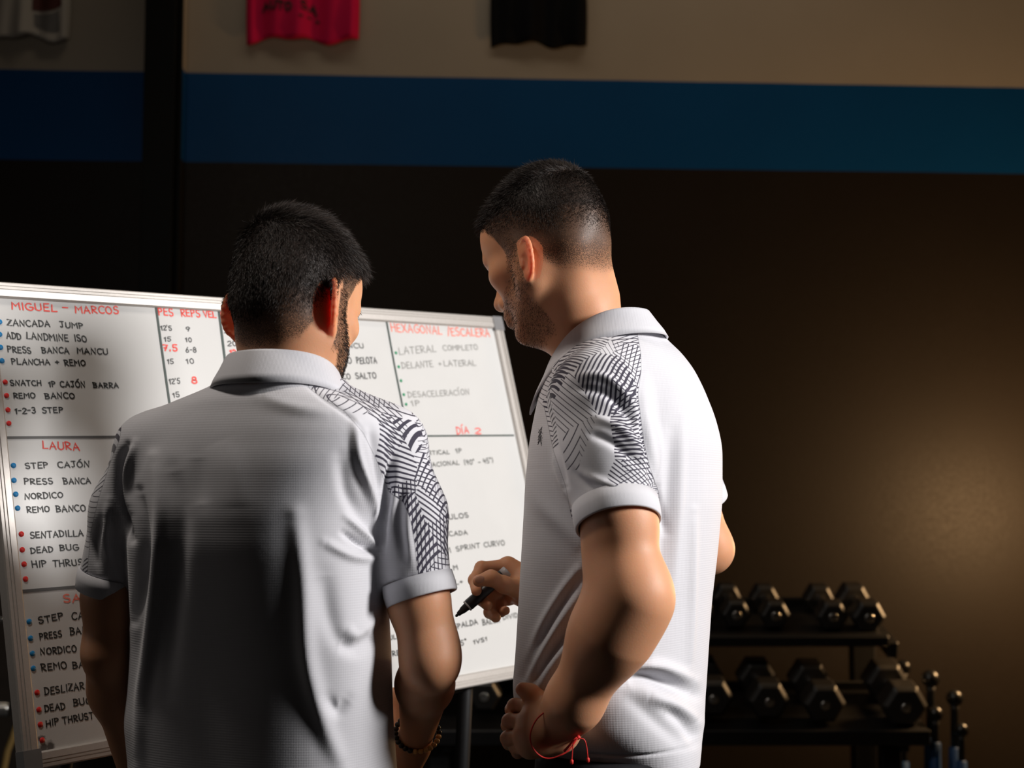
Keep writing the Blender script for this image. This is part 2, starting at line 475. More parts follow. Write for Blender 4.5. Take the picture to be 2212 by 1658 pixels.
# ================================================================== strokes font
def arc(cx, cy, rx, ry, a0, a1, n=9):
    return [(cx+rx*math.cos(math.radians(a0+(a1-a0)*i/n)), cy+ry*math.sin(math.radians(a0+(a1-a0)*i/n))) for i in range(n+1)]
G = {
 'A': (.70, [[(0, 0), (.34, 1), (.68, 0)], [(.14, .36), (.6, .38)]]),
 'B': (.62, [[(.06, 0), (.06, 1)], [(0, 1)]+arc(.12, .75, .4, .24, 80, -85)+[(.1, .5)], [(.1, .5)]+arc(.14, .25, .46, .26, 80, -85)+[(0, 0)]]),
 'C': (.62, [arc(.38, .5, .38, .5, 50, 310, 14)]),
 'D': (.66, [[(.06, 0), (.06, 1)], [(0, 1)]+arc(.1, .5, .54, .5, 85, -85, 12)+[(0, 0)]]),
 'E': (.56, [[(.52, 1), (.05, .97), (.03, .5), (.02, .02), (.55, 0)], [(.04, .5), (.45, .52)]]),
 'F': (.55, [[(.52, 1), (.05, 1), (.04, 0)], [(.04, .5), (.42, .52)]]),
 'G': (.68, [arc(.4, .5, .38, .5, 55, 340, 14)+[(.72, .45), (.42, .46)]]),
 'H': (.64, [[(.05, 1), (.03, 0)], [(.6, 1), (.62, 0)], [(.04, .5), (.61, .52)]]),
 'I': (.16, [[(.08, 1), (.08, 0)]]),
 'J': (.55, [[(.05, 1), (.55, 1)], [(.36, 1), (.36, .25)]+arc(.2, .22, .17, .2, 0, -150, 6)]),
 'L': (.54, [[(.08, 1), (.03, .02), (.54, .04)]]),
 'M': (.80, [[(.02, 0), (.08, 1), (.38, .48), (.7, 1), (.78, 0)]]),
 'N': (.68, [[(.03, 0), (.06, 1), (.6, .02), (.66, 1)]]),
 'O': (.70, [arc(.36, .5, .34, .49, 95, 460, 16)]),
 'P': (.58, [[(.05, 0), (.05, 1)], [(0, .98)]+arc(.12, .74, .42, .26, 82, -88)+[(.06, .48)]]),
 'Q': (.72, [arc(.36, .5, .34, .49, 95, 460, 16), [(.45, .25), (.75, -.06)]]),
 'R': (.62, [[(.05, 0), (.05, 1)], [(0, .98)]+arc(.12, .74, .42, .26, 82, -88)+[(.08, .48), (.6, 0)]]),
 'S': (.56, [arc(.3, .76, .26, .24, 45, 265, 9)+arc(.28, .25, .27, .26, 80, -150, 9)]),
 'T': (.64, [[(0, 1), (.64, .98)], [(.32, 1), (.31, 0)]]),
 'U': (.66, [[(.04, 1), (.04, .35)]+arc(.33, .32, .29, .32, 180, 360, 9)+[(.62, 1)]]),
 'V': (.64, [[(0, 1), (.32, 0), (.64, 1)]]),
 'X': (.60, [[(0, 1), (.6, 0)], [(.58, 1), (0, 0)]]),
 'Z': (.60, [[(.02, 1), (.58, .98), (0, .02), (.6, 0)]]),
 '0': (.55, [arc(.28, .5, .26, .5, 95, 460, 14)]),
 '1': (.30, [[(0, .72), (.2, 1), (.2, 0)]]),
 '2': (.56, [arc(.27, .72, .25, .27, 160, -30, 9)+[(0, .02), (.56, .02)]]),
 '3': (.54, [arc(.24, .75, .25, .25, 140, -90, 8)+arc(.24, .26, .28, .26, 90, -150, 8)]),
 '4': (.58, [[(.1, 1), (.02, .45), (.55, .45)], [(.42, .85), (.40, 0)]]),
 '5': (.54, [[(.54, 1), (.1, 1), (.06, .56)]+arc(.25, .3, .26, .3, 110, -150, 10)]),
 '6': (.54, [[(.42, 1), (.08, .45)]+arc(.27, .27, .24, .27, 170, -190, 14)]),
 '7': (.52, [[(0, 1), (.5, 1), (.2, 0)], [(.1, .5), (.42, .5)]]),
 '8': (.54, [arc(.27, .75, .2, .24, -90, 270, 12), arc(.27, .26, .26, .26, 90, 450, 12)]),
 '9': (.50, [arc(.26, .72, .2, .26, 20, 380, 12)+[(.3, 0)]]),
 '-': (.42, [[(.02, .5), (.40, .5)]]), '+': (.46, [[(.02, .45), (.44, .45)], [(.23, .68), (.23, .2)]]),
 '/': (.36, [[(0, -.1), (.34, 1.1)]]), '(': (.26, [arc(.3, .5, .22, .6, 115, 245, 7)]), ')': (.26, [arc(0, .5, .22, .6, 65, -65, 7)]),
 "'": (.16, [[(.08, 1.05), (.05, .82)]]), ',': (.2, [[(.1, .14), (.06, -.08)]]), '.': (.14, [[(.05, .03), (.09, .03)]]),
 'o': (.26, [arc(.13, .95, .1, .13, 0, 360, 8)]), ' ': (.55, []),
 'Í': (.22, [[(.08, 1), (.08, 0)], [(.05, 1.22), (.3, 1.42)]]),
 'Ó': (.70, [arc(.36, .5, .34, .49, 95, 460, 16), [(.35, 1.2), (.62, 1.4)]]),
}
def ribbon(mb, pts3, w, nrm_, lift):
    """flat marker stroke with rounded ends, a little proud of the board"""
    pts = [np.asarray(p) for p in pts3]; n = len(pts)
    L, R_ = [], []
    for i in range(n):
        d = nrm(pts[min(i+1, n-1)]-pts[max(i-1, 0)]); s_ = np.cross(nrm_, d)*w/2
        if 0 < i < n-1:
            d1 = nrm(pts[i]-pts[i-1]); d2 = nrm(pts[i+1]-pts[i]); s_ = s_/max(.6, math.sqrt(max(.05, (1+d1@d2)/2)))
        L.append(pts[i]+s_); R_.append(pts[i]-s_)
    def cap(c, d, s_): return [c+d*w/2*math.sin(a_)+s_*math.cos(a_) for a_ in (math.radians(45), math.radians(90), math.radians(135))]
    d0 = -nrm(pts[1]-pts[0]); d1 = nrm(pts[-1]-pts[-2])
    v = [p+nrm_*lift for p in L+R_]; f = [(i+1, i, n+i, n+i+1) for i in range(n-1)]
    k = len(v); v += [p+nrm_*lift for p in cap(pts[0], d0, L[0]-pts[0])]; f.append((0, k, k+1, k+2, n))
    k = len(v); v += [p+nrm_*lift for p in cap(pts[-1], d1, L[-1]-pts[-1])]; f.append((n-1, 2*n-1, k+2, k+1, k))
    mb.add(v, f)
def lettering(mb, text, a, b, h, w, up, n_, rnd, wob=.05, lift=.0005):
    """writes text between the points a and b (feet of the letters)"""
    a = np.asarray(a); b = np.asarray(b); ex = b-a; L = np.linalg.norm(ex); ex = ex/L
    gap = .22; tot = sum(G[c][0]+gap for c in text)-gap
    sx = L/tot; x = 0
    for c in text:
        gw, st = G[c]; jy = rnd.uniform(-wob, wob)*h; sh = rnd.uniform(.94, 1.06)*h; sl = rnd.uniform(-.06, .06)
        for pl in st:
            q = smooth_poly([(p[0]+rnd.uniform(-.02, .02), p[1]+rnd.uniform(-.02, .02)) for p in pl], 2) if len(pl) > 6 else pl
            ribbon(mb, [a+ex*((x+p[0]+sl*p[1])*sx)+up*(p[1]*sh+jy) for p in q], w, n_, lift)
        x += gw+gap

def word_print(text, u0, v0, u1, v1, hv, mat, wd=.007, name='printed_word'):
    def f(root, surf, W, Hh):
        rnd = random.Random(3); mb = MB(); gap = .2; tot = sum(G[c][0]+gap for c in text)-gap; x = 0
        for c in text:
            gw, st = G[c]
            for pl in st:
                pts = [surf(u0+(u1-u0)*(x+p[0])/tot, v0+(v1-v0)*(x+p[0])/tot+hv*p[1]) for p in pl]
                if len(pts) > 1: ribbon(mb, pts, wd, np.array([0, -1., 0]), .001)
            x += gw+gap
        mb.build(name, mat, root)
    return f
def patch_print(poly, mat, name='printed_patch'):
    def f(root, surf, W, Hh):
        n = 10; a, b, c, d = [np.array(p, float) for p in poly]; vs, fs = [], []
        for j in range(n+1):
            for i in range(n+1):
                s_, t_ = i/n, j/n; q = (a*(1-s_)+b*s_)*(1-t_)+(d*(1-s_)+c*s_)*t_; vs.append(surf(q[0], q[1]))
        for j in range(n):
            for i in range(n): k = j*(n+1)+i; fs.append((k, k+1, k+n+2, k+n+1))
        mesh_obj(name, vs, fs, mat, root, True)
    return f
jersey(-60, 150, 85, M_white, 'white sleeveless shirt with dark print on the wall, left of the black column', 4,
       [patch_print([(.30, .06), (.82, .06), (.80, .20), (.28, .14)], M_greypr), patch_print([(.25, .16), (.85, .22), (.84, .30), (.25, .28)], M_redpr)])
jersey(533, 775, 88, M_pink, 'bright magenta sleeveless shirt with black lettering on the wall', 9,
       [word_print('AUTO', -.70, .155, -.20, .155, .046, M_ink, .0075), word_print('SA', -.02, .160, .24, .140, .046, M_ink, .0075),
        word_print('- - -', -.04, .105, .28, .10, .02, M_ink, .008)])
jersey(1060, 1267, 98, M_bjer, 'black sleeveless shirt on the wall above the right-hand man', 12,
       [patch_print([(.2, .345), (.7, .315), (.7, .40), (.15, .42)], M_palepr), patch_print([(-.62, .36), (-.4, .36), (-.4, .42), (-.62, .42)], M_palepr)])

# ================================================================== THE WHITEBOARD
B0 = P(-50, 611, 2.12)
_cw = lambda v: RGT*v[0]-UPV*v[1]+FWD*v[2]
bu0 = _cw(np.array([-0.02296697, -0.13424, 2.92883139])-np.array([-0.79975064, -0.15058353, 2.12]))
bv0 = _cw(np.array([-0.68166627, 0.540173, 1.99263673])-np.array([-0.79975064, -0.15058353, 2.12]))
BN = nrm(np.cross(bu0, bv0)); BN = BN if BN@FWD < 0 else -BN
def on_board(px, py, off=0.0):
    d = P(px, py, 1.0)-CAM; t = ((B0+BN*off-CAM)@BN)/(d@BN); return CAM+d*t
TL, TR, BR, BL = on_board(-50, 611), on_board(1077, 689), on_board(1233, 1438), on_board(54, 1662)
BUP = nrm((TL-BL)+(TR-BR))
def alu():
    m = NT('satin_aluminium'); n = m.noise(220, 3); m.set('Base Color', m.mix(n, (.50, .47, .44, 1), (.60, .57, .54, 1)))
    m.set('Metallic', .35); m.set('Roughness', .38); m.bump(n, .06, .0004); return m.m
def panel():
    m = NT('white_enamel_panel'); n = m.noise(14, 4); n2 = m.noise(5, 3)
    # worn, slightly stained enamel with one dark ink smudge in the lower left corner
    geo = m.n('NewGeometry')
    def spot(c, r, seedscale):
        vm = m.n('VectorMath', operation='DISTANCE'); m.l(geo.outputs['Position'], vm.inputs[0]); vm.inputs[1].default_value = tuple(c)
        d = m.math('ADD', vm.outputs['Value'], m.math('MULTIPLY', m.math('SUBTRACT', m.noise(seedscale, 4), .5), r*1.6))
        mr = m.n('MapRange'); m.l(d, mr.inputs[0]); mr.inputs[1].default_value = r*.5; mr.inputs[2].default_value = r*1.1
        mr.inputs[3].default_value = 1; mr.inputs[4].default_value = 0; return mr.outputs[0]
    c = m.mix(n, (.62, .62, .61, 1), (.67, .67, .66, 1)); c = m.mix(m.math('MULTIPLY', n2, .25), c, (.58, .59, .60, 1))
    sm = m.math('MAXIMUM', m.math('MAXIMUM', spot(on_board(95, 1614), .008, 120), spot(on_board(108, 1612), .009, 140)), spot(on_board(90, 1596), .006, 160))
    c = m.mix(m.math('MULTIPLY', sm, .85), c, (.035, .025, .022, 1))
    m.set('Base Color', c); m.set('Roughness', .30); m.b.inputs['Specular IOR Level'].default_value = .3; return m.m
M_alu = alu(); M_panel = panel(); M_capgrey = simple('grey_corner_plastic', (.20, .20, .205, 1), .5)
def ink(name, c):
    m = NT(name); n = m.noise(500, 3); m.set('Base Color', m.mix(n, c, tuple(min(1, x*1.5+.01) for x in c[:3])+(1,))); m.set('Roughness', .5); return m.m
INK = {'k': ink('black_marker_ink', (.012, .014, .014, 1)), 'g': ink('faded_grey_marker_ink', (.26, .26, .25, 1)), 'd': ink('worn_dark_marker_ink', (.07, .075, .07, 1)),
       'r': ink('red_marker_ink', (.72, .035, .018, 1)), 'p': ink('faded_red_marker_ink', (.80, .17, .12, 1)),
       'G': ink('green_dot', (.0, .23, .10, 1)), 'B': ink('blue_dot', (.0, .17, .42, 1)), 'R': ink('red_dot', (.55, .012, .012, 1)),
       't': simple('dark_green_tape', (.012, .035, .026, 1), .5), 'T': simple('grey_tape', (.10, .10, .10, 1), .5)}
board = empty('whiteboard', (TL+TR+BR+BL)/4-np.array([0, 0, .3]), 'silver framed whiteboard covered in handwritten training lists, leaning behind the two men', 'whiteboard')
def slab(name, q, t0, t1, mat, parent):
    v = [p+BN*t1 for p in q]+[p+BN*t0 for p in q]
    return mesh_obj(name, v, [(3, 2, 1, 0), (4, 5, 6, 7), (0, 1, 5, 4), (1, 2, 6, 5), (2, 3, 7, 6), (3, 0, 4, 7)], mat, parent, False)
slab('panel', [TL, TR, BR, BL], -.012, 0, M_panel, board)
cen = (TL+TR+BR+BL)/4
def rail(a, b, inn):
    """frame rail: chamfered profile with two grooves along the outer side"""
    d = nrm(b-a); prof = [(-.003, -.016), (-.003, .004), (-.001, .006), (.003, .006), (.0035, .0045), (.0045, .0045), (.005, .006), (.008, .006), (.0085, .0045), (.0095, .0045), (.010, .006), (.019, .0055), (.0215, .003), (.0215, -.002), (.0215, -.016)]
    v = []
    for e, sgn in ((a, 1), (b, -1)):
        for t, h in prof: v.append(e+inn*t+BN*h+d*sgn*max(t, 0)*1.0)
    n = len(prof); f = [(i, i+1, n+i+1, n+i) for i in range(n-1)]+[(n-1, 0, n, 2*n-1), tuple(range(n))[::-1], tuple(range(n, 2*n))]
    return v, f
for a, b in ((TL, TR), (TR, BR), (BR, BL), (BL, TL)):
    inn = nrm(np.cross(BN, b-a)); inn = inn if inn@(cen-a) > 0 else -inn
    v, f = rail(a, b, inn); mesh_obj('frame_rail', v, f, M_alu, board, False)
for c_, e1, e2 in ((TL, TR-TL, BL-TL), (TR, TL-TR, BR-TR), (BR, BL-BR, TR-BR), (BL, BR-BL, TL-BL)):
    e1, e2 = nrm(e1), nrm(e2); o_ = c_-e1*.0035-e2*.0035; L_ = .029
    slab('corner_cap', [o_, o_+e1*L_, o_+e1*L_+e2*.027, o_+e2*.027] if np.cross(e1, e2)@BN < 0 else [o_, o_+e2*L_, o_+e2*L_+e1*.027, o_+e1*.027], -.017, .0072, M_capgrey, board)
def tape(pts, wpx, mat, name='divider_line'):
    mb = MB(); q = [on_board(*p) for p in pts]; w = wpx/FPX*((q[0]-CAM)@FWD)
    for a, b in zip(q[:-1], q[1:]):
        s_ = np.cross(BN, nrm(b-a))*w/2; v = [a+s_, a-s_, b-s_, b+s_]
        mb.add([p+BN*.0007 for p in v]+[p for p in v], [(0, 1, 2, 3), (4, 7, 6, 5), (0, 4, 5, 1), (1, 5, 6, 2), (2, 6, 7, 3), (3, 7, 4, 0)])
    mb.build(name, mat, board)
tape([(336, 658), (350, 760), (366, 870), (385, 1000)], 5.5, INK['t']); tape([(472, 666), (486, 780), (500, 900)], 6, INK['t'])
tape([(834, 690), (852, 790), (872, 891)], 4.5, INK['t']); tape([(12, 945), (300, 943)], 6, INK['T']); tape([(300, 943), (700, 943), (1110, 940)], 4.2, INK['t'])
tape([(43, 1277), (205, 1264), (420, 1248)], 7, INK['T'])
rb = random.Random(7)
def write(text, x0, y0, x1, y1, h, col='k', w=2.9):
    a, b = on_board(x0, y0), on_board(x1, y1); d = (a-CAM)@FWD; mb = MB()
    lettering(mb, text, a, b, h/FPX*d*1.04, w/FPX*d, BUP, BN, rb); mb.build('marker_writing', INK[col], board)
W_ = [("MIGUEL", 26, 667, 123, 673, 15, 'r', 3.2), ("-", 136, 670, 148, 671, 14, 'r', 3), ("MARCOS", 163, 675, 256, 678, 15, 'r', 3.2),
 ("ZANCADA", 16, 703, 108, 706, 13), ("JUMP", 130, 707, 180, 709, 12), ("ADD", 15, 731, 46, 733, 13), ("LANDMINE", 58, 732, 148, 737, 14), ("ISO", 162, 736, 187, 739, 13),
 ("PRESS", 17, 760, 67, 763, 13), ("BANCA", 91, 762, 149, 763, 12), ("MANCU", 167, 763, 233, 765, 12), ("PLANCHA", 26, 787, 108, 788, 12), ("+", 120, 788, 128, 788, 12), ("REMO", 140, 789, 184, 790, 12),
 ("SNATCH", 23, 832, 89, 833, 11), ("1P", 106, 835, 120, 835, 11), ("CAJÓN", 131, 836, 184, 836, 12), ("BARRA", 202, 837, 256, 838, 11),
 ("REMO", 30, 860, 76, 860, 11), ("BANCO", 98, 861, 161, 860, 12), ("1-2-3", 33, 893, 77, 892, 12), ("STEP", 92, 892, 136, 891, 11),
 ("LAURA", 93, 969, 172, 972, 15, 'r', 3), ("STEP", 56, 1012, 104, 1010, 12), ("CAJÓN", 126, 1010, 193, 1008, 12), ("PRESS", 53, 1046, 114, 1045, 12), ("BANCA", 138, 1045, 196, 1044, 12),
 ("NORDICO", 54, 1078, 136, 1074, 12), ("REMO", 59, 1107, 107, 1105, 12), ("BANCO", 122, 1105, 185, 1104, 13),
 ("SENTADILLA", 66, 1162, 180, 1157, 13), ("DEAD", 67, 1195, 115, 1191, 12), ("BUG", 130, 1189, 169, 1187, 12), ("HIP", 70, 1225, 101, 1224, 13), ("THRUST", 115, 1224, 192, 1219, 13),
 ("SAMUEL", 138, 1301, 255, 1292, 16, 'p', 3.4), ("STEP", 84, 1346, 137, 1336, 13), ("CAJÓN", 156, 1338, 222, 1330, 14), ("PRESS", 86, 1381, 133, 1375, 13), ("BANCA", 152, 1371, 215, 1364, 14),
 ("NORDICO", 88, 1414, 165, 1407, 13), ("REMO", 90, 1448, 144, 1443, 14), ("BANCO", 157, 1443, 225, 1436, 14), ("DESLIZAR", 97, 1500, 182, 1487, 14), ("DISCO", 192, 1486, 245, 1478, 14),
 ("DEAD", 97, 1536, 141, 1530, 13), ("BUG", 159, 1524, 197, 1519, 13), ("HIP", 100, 1569, 127, 1563, 13), ("THRUST", 136, 1562, 202, 1551, 13), ("1P", 213, 1552, 232, 1549, 13),
 ("PES", 343, 680, 374, 682, 15, 'r', 3), ("REPS", 392, 683, 432, 684, 15, 'r', 3), ("VEL", 441, 684, 467, 686, 13, 'r', 3), ("PES", 478, 689, 508, 690, 16, 'r', 3),
 ("12'5", 348, 713, 371, 713, 10, 'k', 2.2), ("9", 401, 715, 410, 715, 9, 'k', 2.2), ("15", 355, 737, 369, 737, 9, 'k', 2.2), ("10", 401, 738, 414, 738, 9, 'k', 2.2),
 ("7,5", 353, 757, 383, 758, 13, 'r', 3.4), ("6-8", 402, 761, 424, 761, 11, 'k', 2.2), ("15", 362, 786, 375, 786, 10, 'k', 2.2), ("10", 403, 785, 419, 785, 10, 'k', 2.2),
 ("12'5", 366, 829, 389, 828, 11, 'k', 2.2), ("8", 415, 828, 426, 828, 13, 'r', 3.6), ("15", 374, 858, 388, 857, 10, 'k', 2.2),
 ("20", 485, 719, 504, 718, 11, 'k', 2.2), ("20", 492, 747, 511, 746, 11, 'k', 2.2), ("1", 538, 746, 541, 746, 11, 'k', 2.2), ("12,5", 498, 767, 524, 768, 12, 'r', 3.2), ("+", 527, 766, 535, 766, 12, 'r', 3.2),
 ("BANCU", 727, 750, 786, 752, 10, 'd', 2.4), ("CAMPO", 705, 784, 760, 785, 13, 'k', 2.4), ("PELOTA", 771, 785, 814, 784, 13, 'k', 2.4), ("BANCO", 712, 818, 757, 818, 11, 'k', 2.4), ("SALTO", 769, 818, 813, 817, 12, 'k', 2.4),
 ("HEXAGONAL", 846, 716, 955, 722, 17, 'p', 2.6), ("/ESCALERA", 968, 724, 1058, 727, 16, 'p', 2.8),
 ("LATERAL", 863, 766, 942, 759, 15, 'g', 2.4), ("COMPLETO", 958, 757, 1032, 755, 11, 'g', 2.4), ("DELANTE", 869, 796, 936, 792, 13, 'g', 2.4), ("+", 948, 791, 954, 791, 11, 'g', 2.4), ("LATERAL", 960, 791, 1028, 789, 12, 'g', 2.4),
 ("DESACELERACÍON", 882, 858, 1014, 852, 12, 'g', 2.3), ("1P", 889, 876, 907, 875, 11, 'g', 2.6),
 ("DÍA", 987, 938, 1013, 936, 14, 'r', 2.4), ("2", 1026, 936, 1039, 936, 12, 'r', 2.4), ("1)", 880, 935, 903, 934, 15, 'r', 2.4), ("VERTICAL", 908, 982, 971, 980, 8, 'd', 2), ("1P", 985, 978, 997, 977, 9, 'd', 2),
 ("ROTACIONAL", 905, 1010, 992, 1003, 9, 'd', 2), ("(90o", 1003, 1004, 1025, 1002, 10, 'd', 2), ("-", 1033, 1002, 1038, 1002, 8, 'd', 2), ("45o)", 1045, 1001, 1065, 998, 10, 'd', 2),
 ("CIRCULOS", 930, 1126, 1012, 1117, 10, 'k', 2.2), ("ZANCADA", 940, 1160, 1010, 1154, 9, 'd', 2.2), ("M", 960, 1194, 974, 1193, 10, 'd', 2.2), ("SPRINT", 986, 1190, 1037, 1182, 10, 'd', 2.2), ("CURVO", 1046, 1181, 1090, 1177, 10, 'd', 2.2),
 ("M", 980, 1230, 989, 1229, 9, 'k', 2.2), ("SKEL+", 950, 1267, 1000, 1260, 10, 'k', 2.2), ("C", 1014, 1259, 1025, 1257, 10, 'k', 2.2),
 ("ESPALDA", 972, 1360, 1032, 1347, 10, 'k', 2.3), ("BALON", 1043, 1350, 1080, 1343, 11, 'k', 2.2), ("DIVIDO", 1087, 1338, 1128, 1330, 9, 'd', 2), ("45o", 985, 1396, 1008, 1390, 10, 'k', 2.3), ("1VS1", 1023, 1391, 1052, 1383, 8, 'k', 2.2),
 ("MULO", 830, 1383, 866, 1378, 9, 'k', 2.2), ("RED", 848, 1416, 875, 1413, 10, 'k', 2.4)]
G['K'] = (.6, [[(.05, 1), (.05, 0)], [(.55, 1), (.06, .45), (.58, 0)]])
for t in W_: write(*t)
def dot(px, py, r, col):
    c = on_board(px, py); d = (c-CAM)@FWD; rr = r/FPX*d; e = nrm(TR-TL); w_ = np.cross(BN, e); mb = MB()
    mb.lathe(c, BN, [(0, rr), (.0008, rr), (.0011, rr*.96)], 24, up=BUP)
    mb.build('dot', INK[col], board, True)
for x, y in ((-1, 695), (-1, 722), (1, 750), (4, 779)): dot(x, y, 6, 'B')
for x, y in ((11, 825), (14, 854), (17, 885), (19, 914)): dot(x, y, 5.7, 'R')
for x, y in ((29, 1005), (30, 1037), (34, 1067), (38, 1097), (63, 1342), (66, 1378), (70, 1411), (72, 1443)): dot(x, y, 6, 'B')
for x, y in ((46, 1153), (48, 1187), (52, 1218), (55, 1250), (80, 1495), (84, 1532), (87, 1564), (91, 1598)): dot(x, y, 6, 'R')
for x, y in ((855, 762), (861, 792), (866, 822), (872, 852), (877, 873)): dot(x, y, 3.4, 'G')
# easel legs behind the board, down to the floor
for s_, (u0, v0) in enumerate(((.2, .25), (.8, .25))):
    top = TL+(TR-TL)*u0+(BL-TL)*v0-BN*.03; fwd2 = nrm(np.array([BN[0], BN[1], 0]))
    bot = TL+(TR-TL)*u0+(BL-TL)*1.0-BN*.03; foot = bot-fwd2*.06; foot[2] = .02
    MB().tube([top, bot, foot], .014, 12).build('easel_leg', M_black, board, True)
    back = foot-fwd2*.45; back[2] = .02
    MB().tube([top+(bot-top)*.2-BN*.02, back], .012, 12).build('easel_leg', M_black, board, True)
    MB().box(foot, (.05, .05, .04), None, .008).build('rubber_foot', M_rubber, board)
    MB().box(back, (.05, .05, .04), None, .008).build('rubber_foot', M_rubber, board)
MB().tube([TL+(TR-TL)*.2+(BL-TL)*1.0-BN*.03, TL+(TR-TL)*.8+(BL-TL)*1.0-BN*.03], .012, 12).build('crossbar', M_black, board, True)

# ================================================================== DUMBBELL RACK
def hexhead(mb, c, ax, R_, L_, upv):
    ax = nrm(ax); u = nrm(np.cross(ax, upv)); w = np.cross(u, ax); v = []
    for t, k in ((-L_/2, .80), (-L_/2+L_*.16, 1), (L_/2-L_*.16, 1), (L_/2, .80)):
        for i in range(6):
            a_ = math.radians(60*i); v.append(c+ax*t+(u*math.cos(a_)+w*math.sin(a_))*R_*k)
    f = [(j*6+i, j*6+(i+1) % 6, (j+1)*6+(i+1) % 6, (j+1)*6+i) for j in range(3) for i in range(6)]+[tuple(range(6))[::-1], tuple(range(18, 24))]
    mb.add(v, f)
tilt = math.radians(12)
def dumbbell(px, py, depth, R_, label, yaw=0.0):
    c = P(px, py, depth); ax = nrm(np.array([math.sin(yaw)*math.cos(tilt), math.cos(yaw)*math.cos(tilt), math.sin(tilt)]))
    up_ = np.array([0, -math.sin(tilt), math.cos(tilt)]); sep = .125+R_; L_ = R_*1.35
    t = empty('hex_dumbbell', c+ax*sep/2-up_*R_*.87, label, 'dumbbell', 'hex dumbbells on the rack')
    for s_ in (0, 1):
        mb = MB(); hexhead(mb, c+ax*sep*s_, ax, R_, L_, up_); o = mb.build('head', M_rubber, t)
        bv = o.modifiers.new('bevel', 'BEVEL'); bv.width = .004; bv.segments = 2
        e_ = c+ax*(sep*s_+(-1, 1)[s_]*L_/2)
        MB().lathe(e_-ax*(-1, 1)[s_]*.004, ax*(-1, 1)[s_], [(0, .014), (.006, .014), (.0065, .011)], 16).build('end_plug', M_chrome, t, True)
    MB().lathe(c+ax*L_*.4, ax, [(0, .013), (.02, .014), (sep/2-L_*.4, .0165), (sep-L_*.8-.02, .014), (sep-L_*.8, .013)], 18).build('handle', M_chrome, t, True)
    return t
low = [(1948, 1516, .066, 'largest black hex dumbbell, at the right end of the lower rack shelf'), (1776, 1512, .062, 'black hex dumbbell on the lower rack shelf, second from its right end'),
       (1657, 1506, .060, 'black hex dumbbell on the lower rack shelf, third from its right end'), (1538, 1500, .058, 'black hex dumbbell on the lower shelf just right of the right-hand man'),
       (1046, 1496, .050, 'black hex dumbbell in the dark gap between the two men')]
upr = [(1872, 1327, .052, 'black hex dumbbell at the right end of the upper rack shelf'), (1795, 1326, .048, 'black hex dumbbell on the upper rack shelf, second from its right end'),
       (1672, 1324, .046, 'black hex dumbbell on the upper rack shelf, third from its right end'), (1588, 1322, .046, 'black hex dumbbell on the upper rack shelf, fourth from its right end'),
       (1512, 1322, .046, 'black hex dumbbell on the upper shelf touching the outline of the right-hand man')]
DL, DU = 4.02, 4.16
for x, y, r, lb in low: dumbbell(x, y, DL, r, lb)
for x, y, r, lb in upr: dumbbell(x, y, DU, r, lb)
rack = empty('dumbbell_rack', (P(1500, 1570, 4.1)[0], 4.2, 0), 'black steel two-shelf rack loaded with hex dumbbells, right of the right-hand man', 'rack')
Rt = np.array([[1, 0, 0], [0, math.cos(tilt), -math.sin(tilt)], [0, math.sin(tilt), math.cos(tilt)]])
up_ = np.array([0, -math.sin(tilt), math.cos(tilt)]); ax_ = np.array([0, math.cos(tilt), math.sin(tilt)])
def shelf(x0, x1, y, D, R_, dep, lip):
    a = P(x0, y, D); b = P(x1, y, D); c = (a+b)/2; w = b[0]-a[0]; base = c-up_*(R_*.87+.007)+ax_*(dep/2-.07)
    MB().box(base, (w, dep, .012), Rt, .003).build('shelf', M_black, rack)
    MB().box(base-ax_*dep/2-up_*.012, (w, .012, lip), Rt, .003).build('shelf_lip', M_black, rack)
    MB().box(base+ax_*dep/2+up_*.010, (w, .012, .045), Rt, .003).build('shelf_lip', M_black, rack)
    return base, w
b1, w1 = shelf(900, 1996, 1516, DL, .066, .34, .045); b2, w2 = shelf(900, 1908, 1325, DU, .048, .30, .03)
for xx in (P(1878, 1400, 4.3)[0], P(960, 1400, 4.3)[0]):
    MB().box((xx, 4.44, .455), (.075, .05, .90), None, .006).build('upright', M_black, rack)
    MB().box((xx, 4.30, .03), (.075, .62, .06), None, .006).build('foot', M_black, rack)
    for bb, z in ((b1, 0), (b2, 0)):
        MB().box((xx+.02, bb[1]+.03, bb[2]-.035), (.03, .34, .05), Rt, .004).build('bracket', M_black, rack)
    MB().box((xx-.005, 4.12, .32), (.06, .05, .62), None, .006).build('leg', M_black, rack)
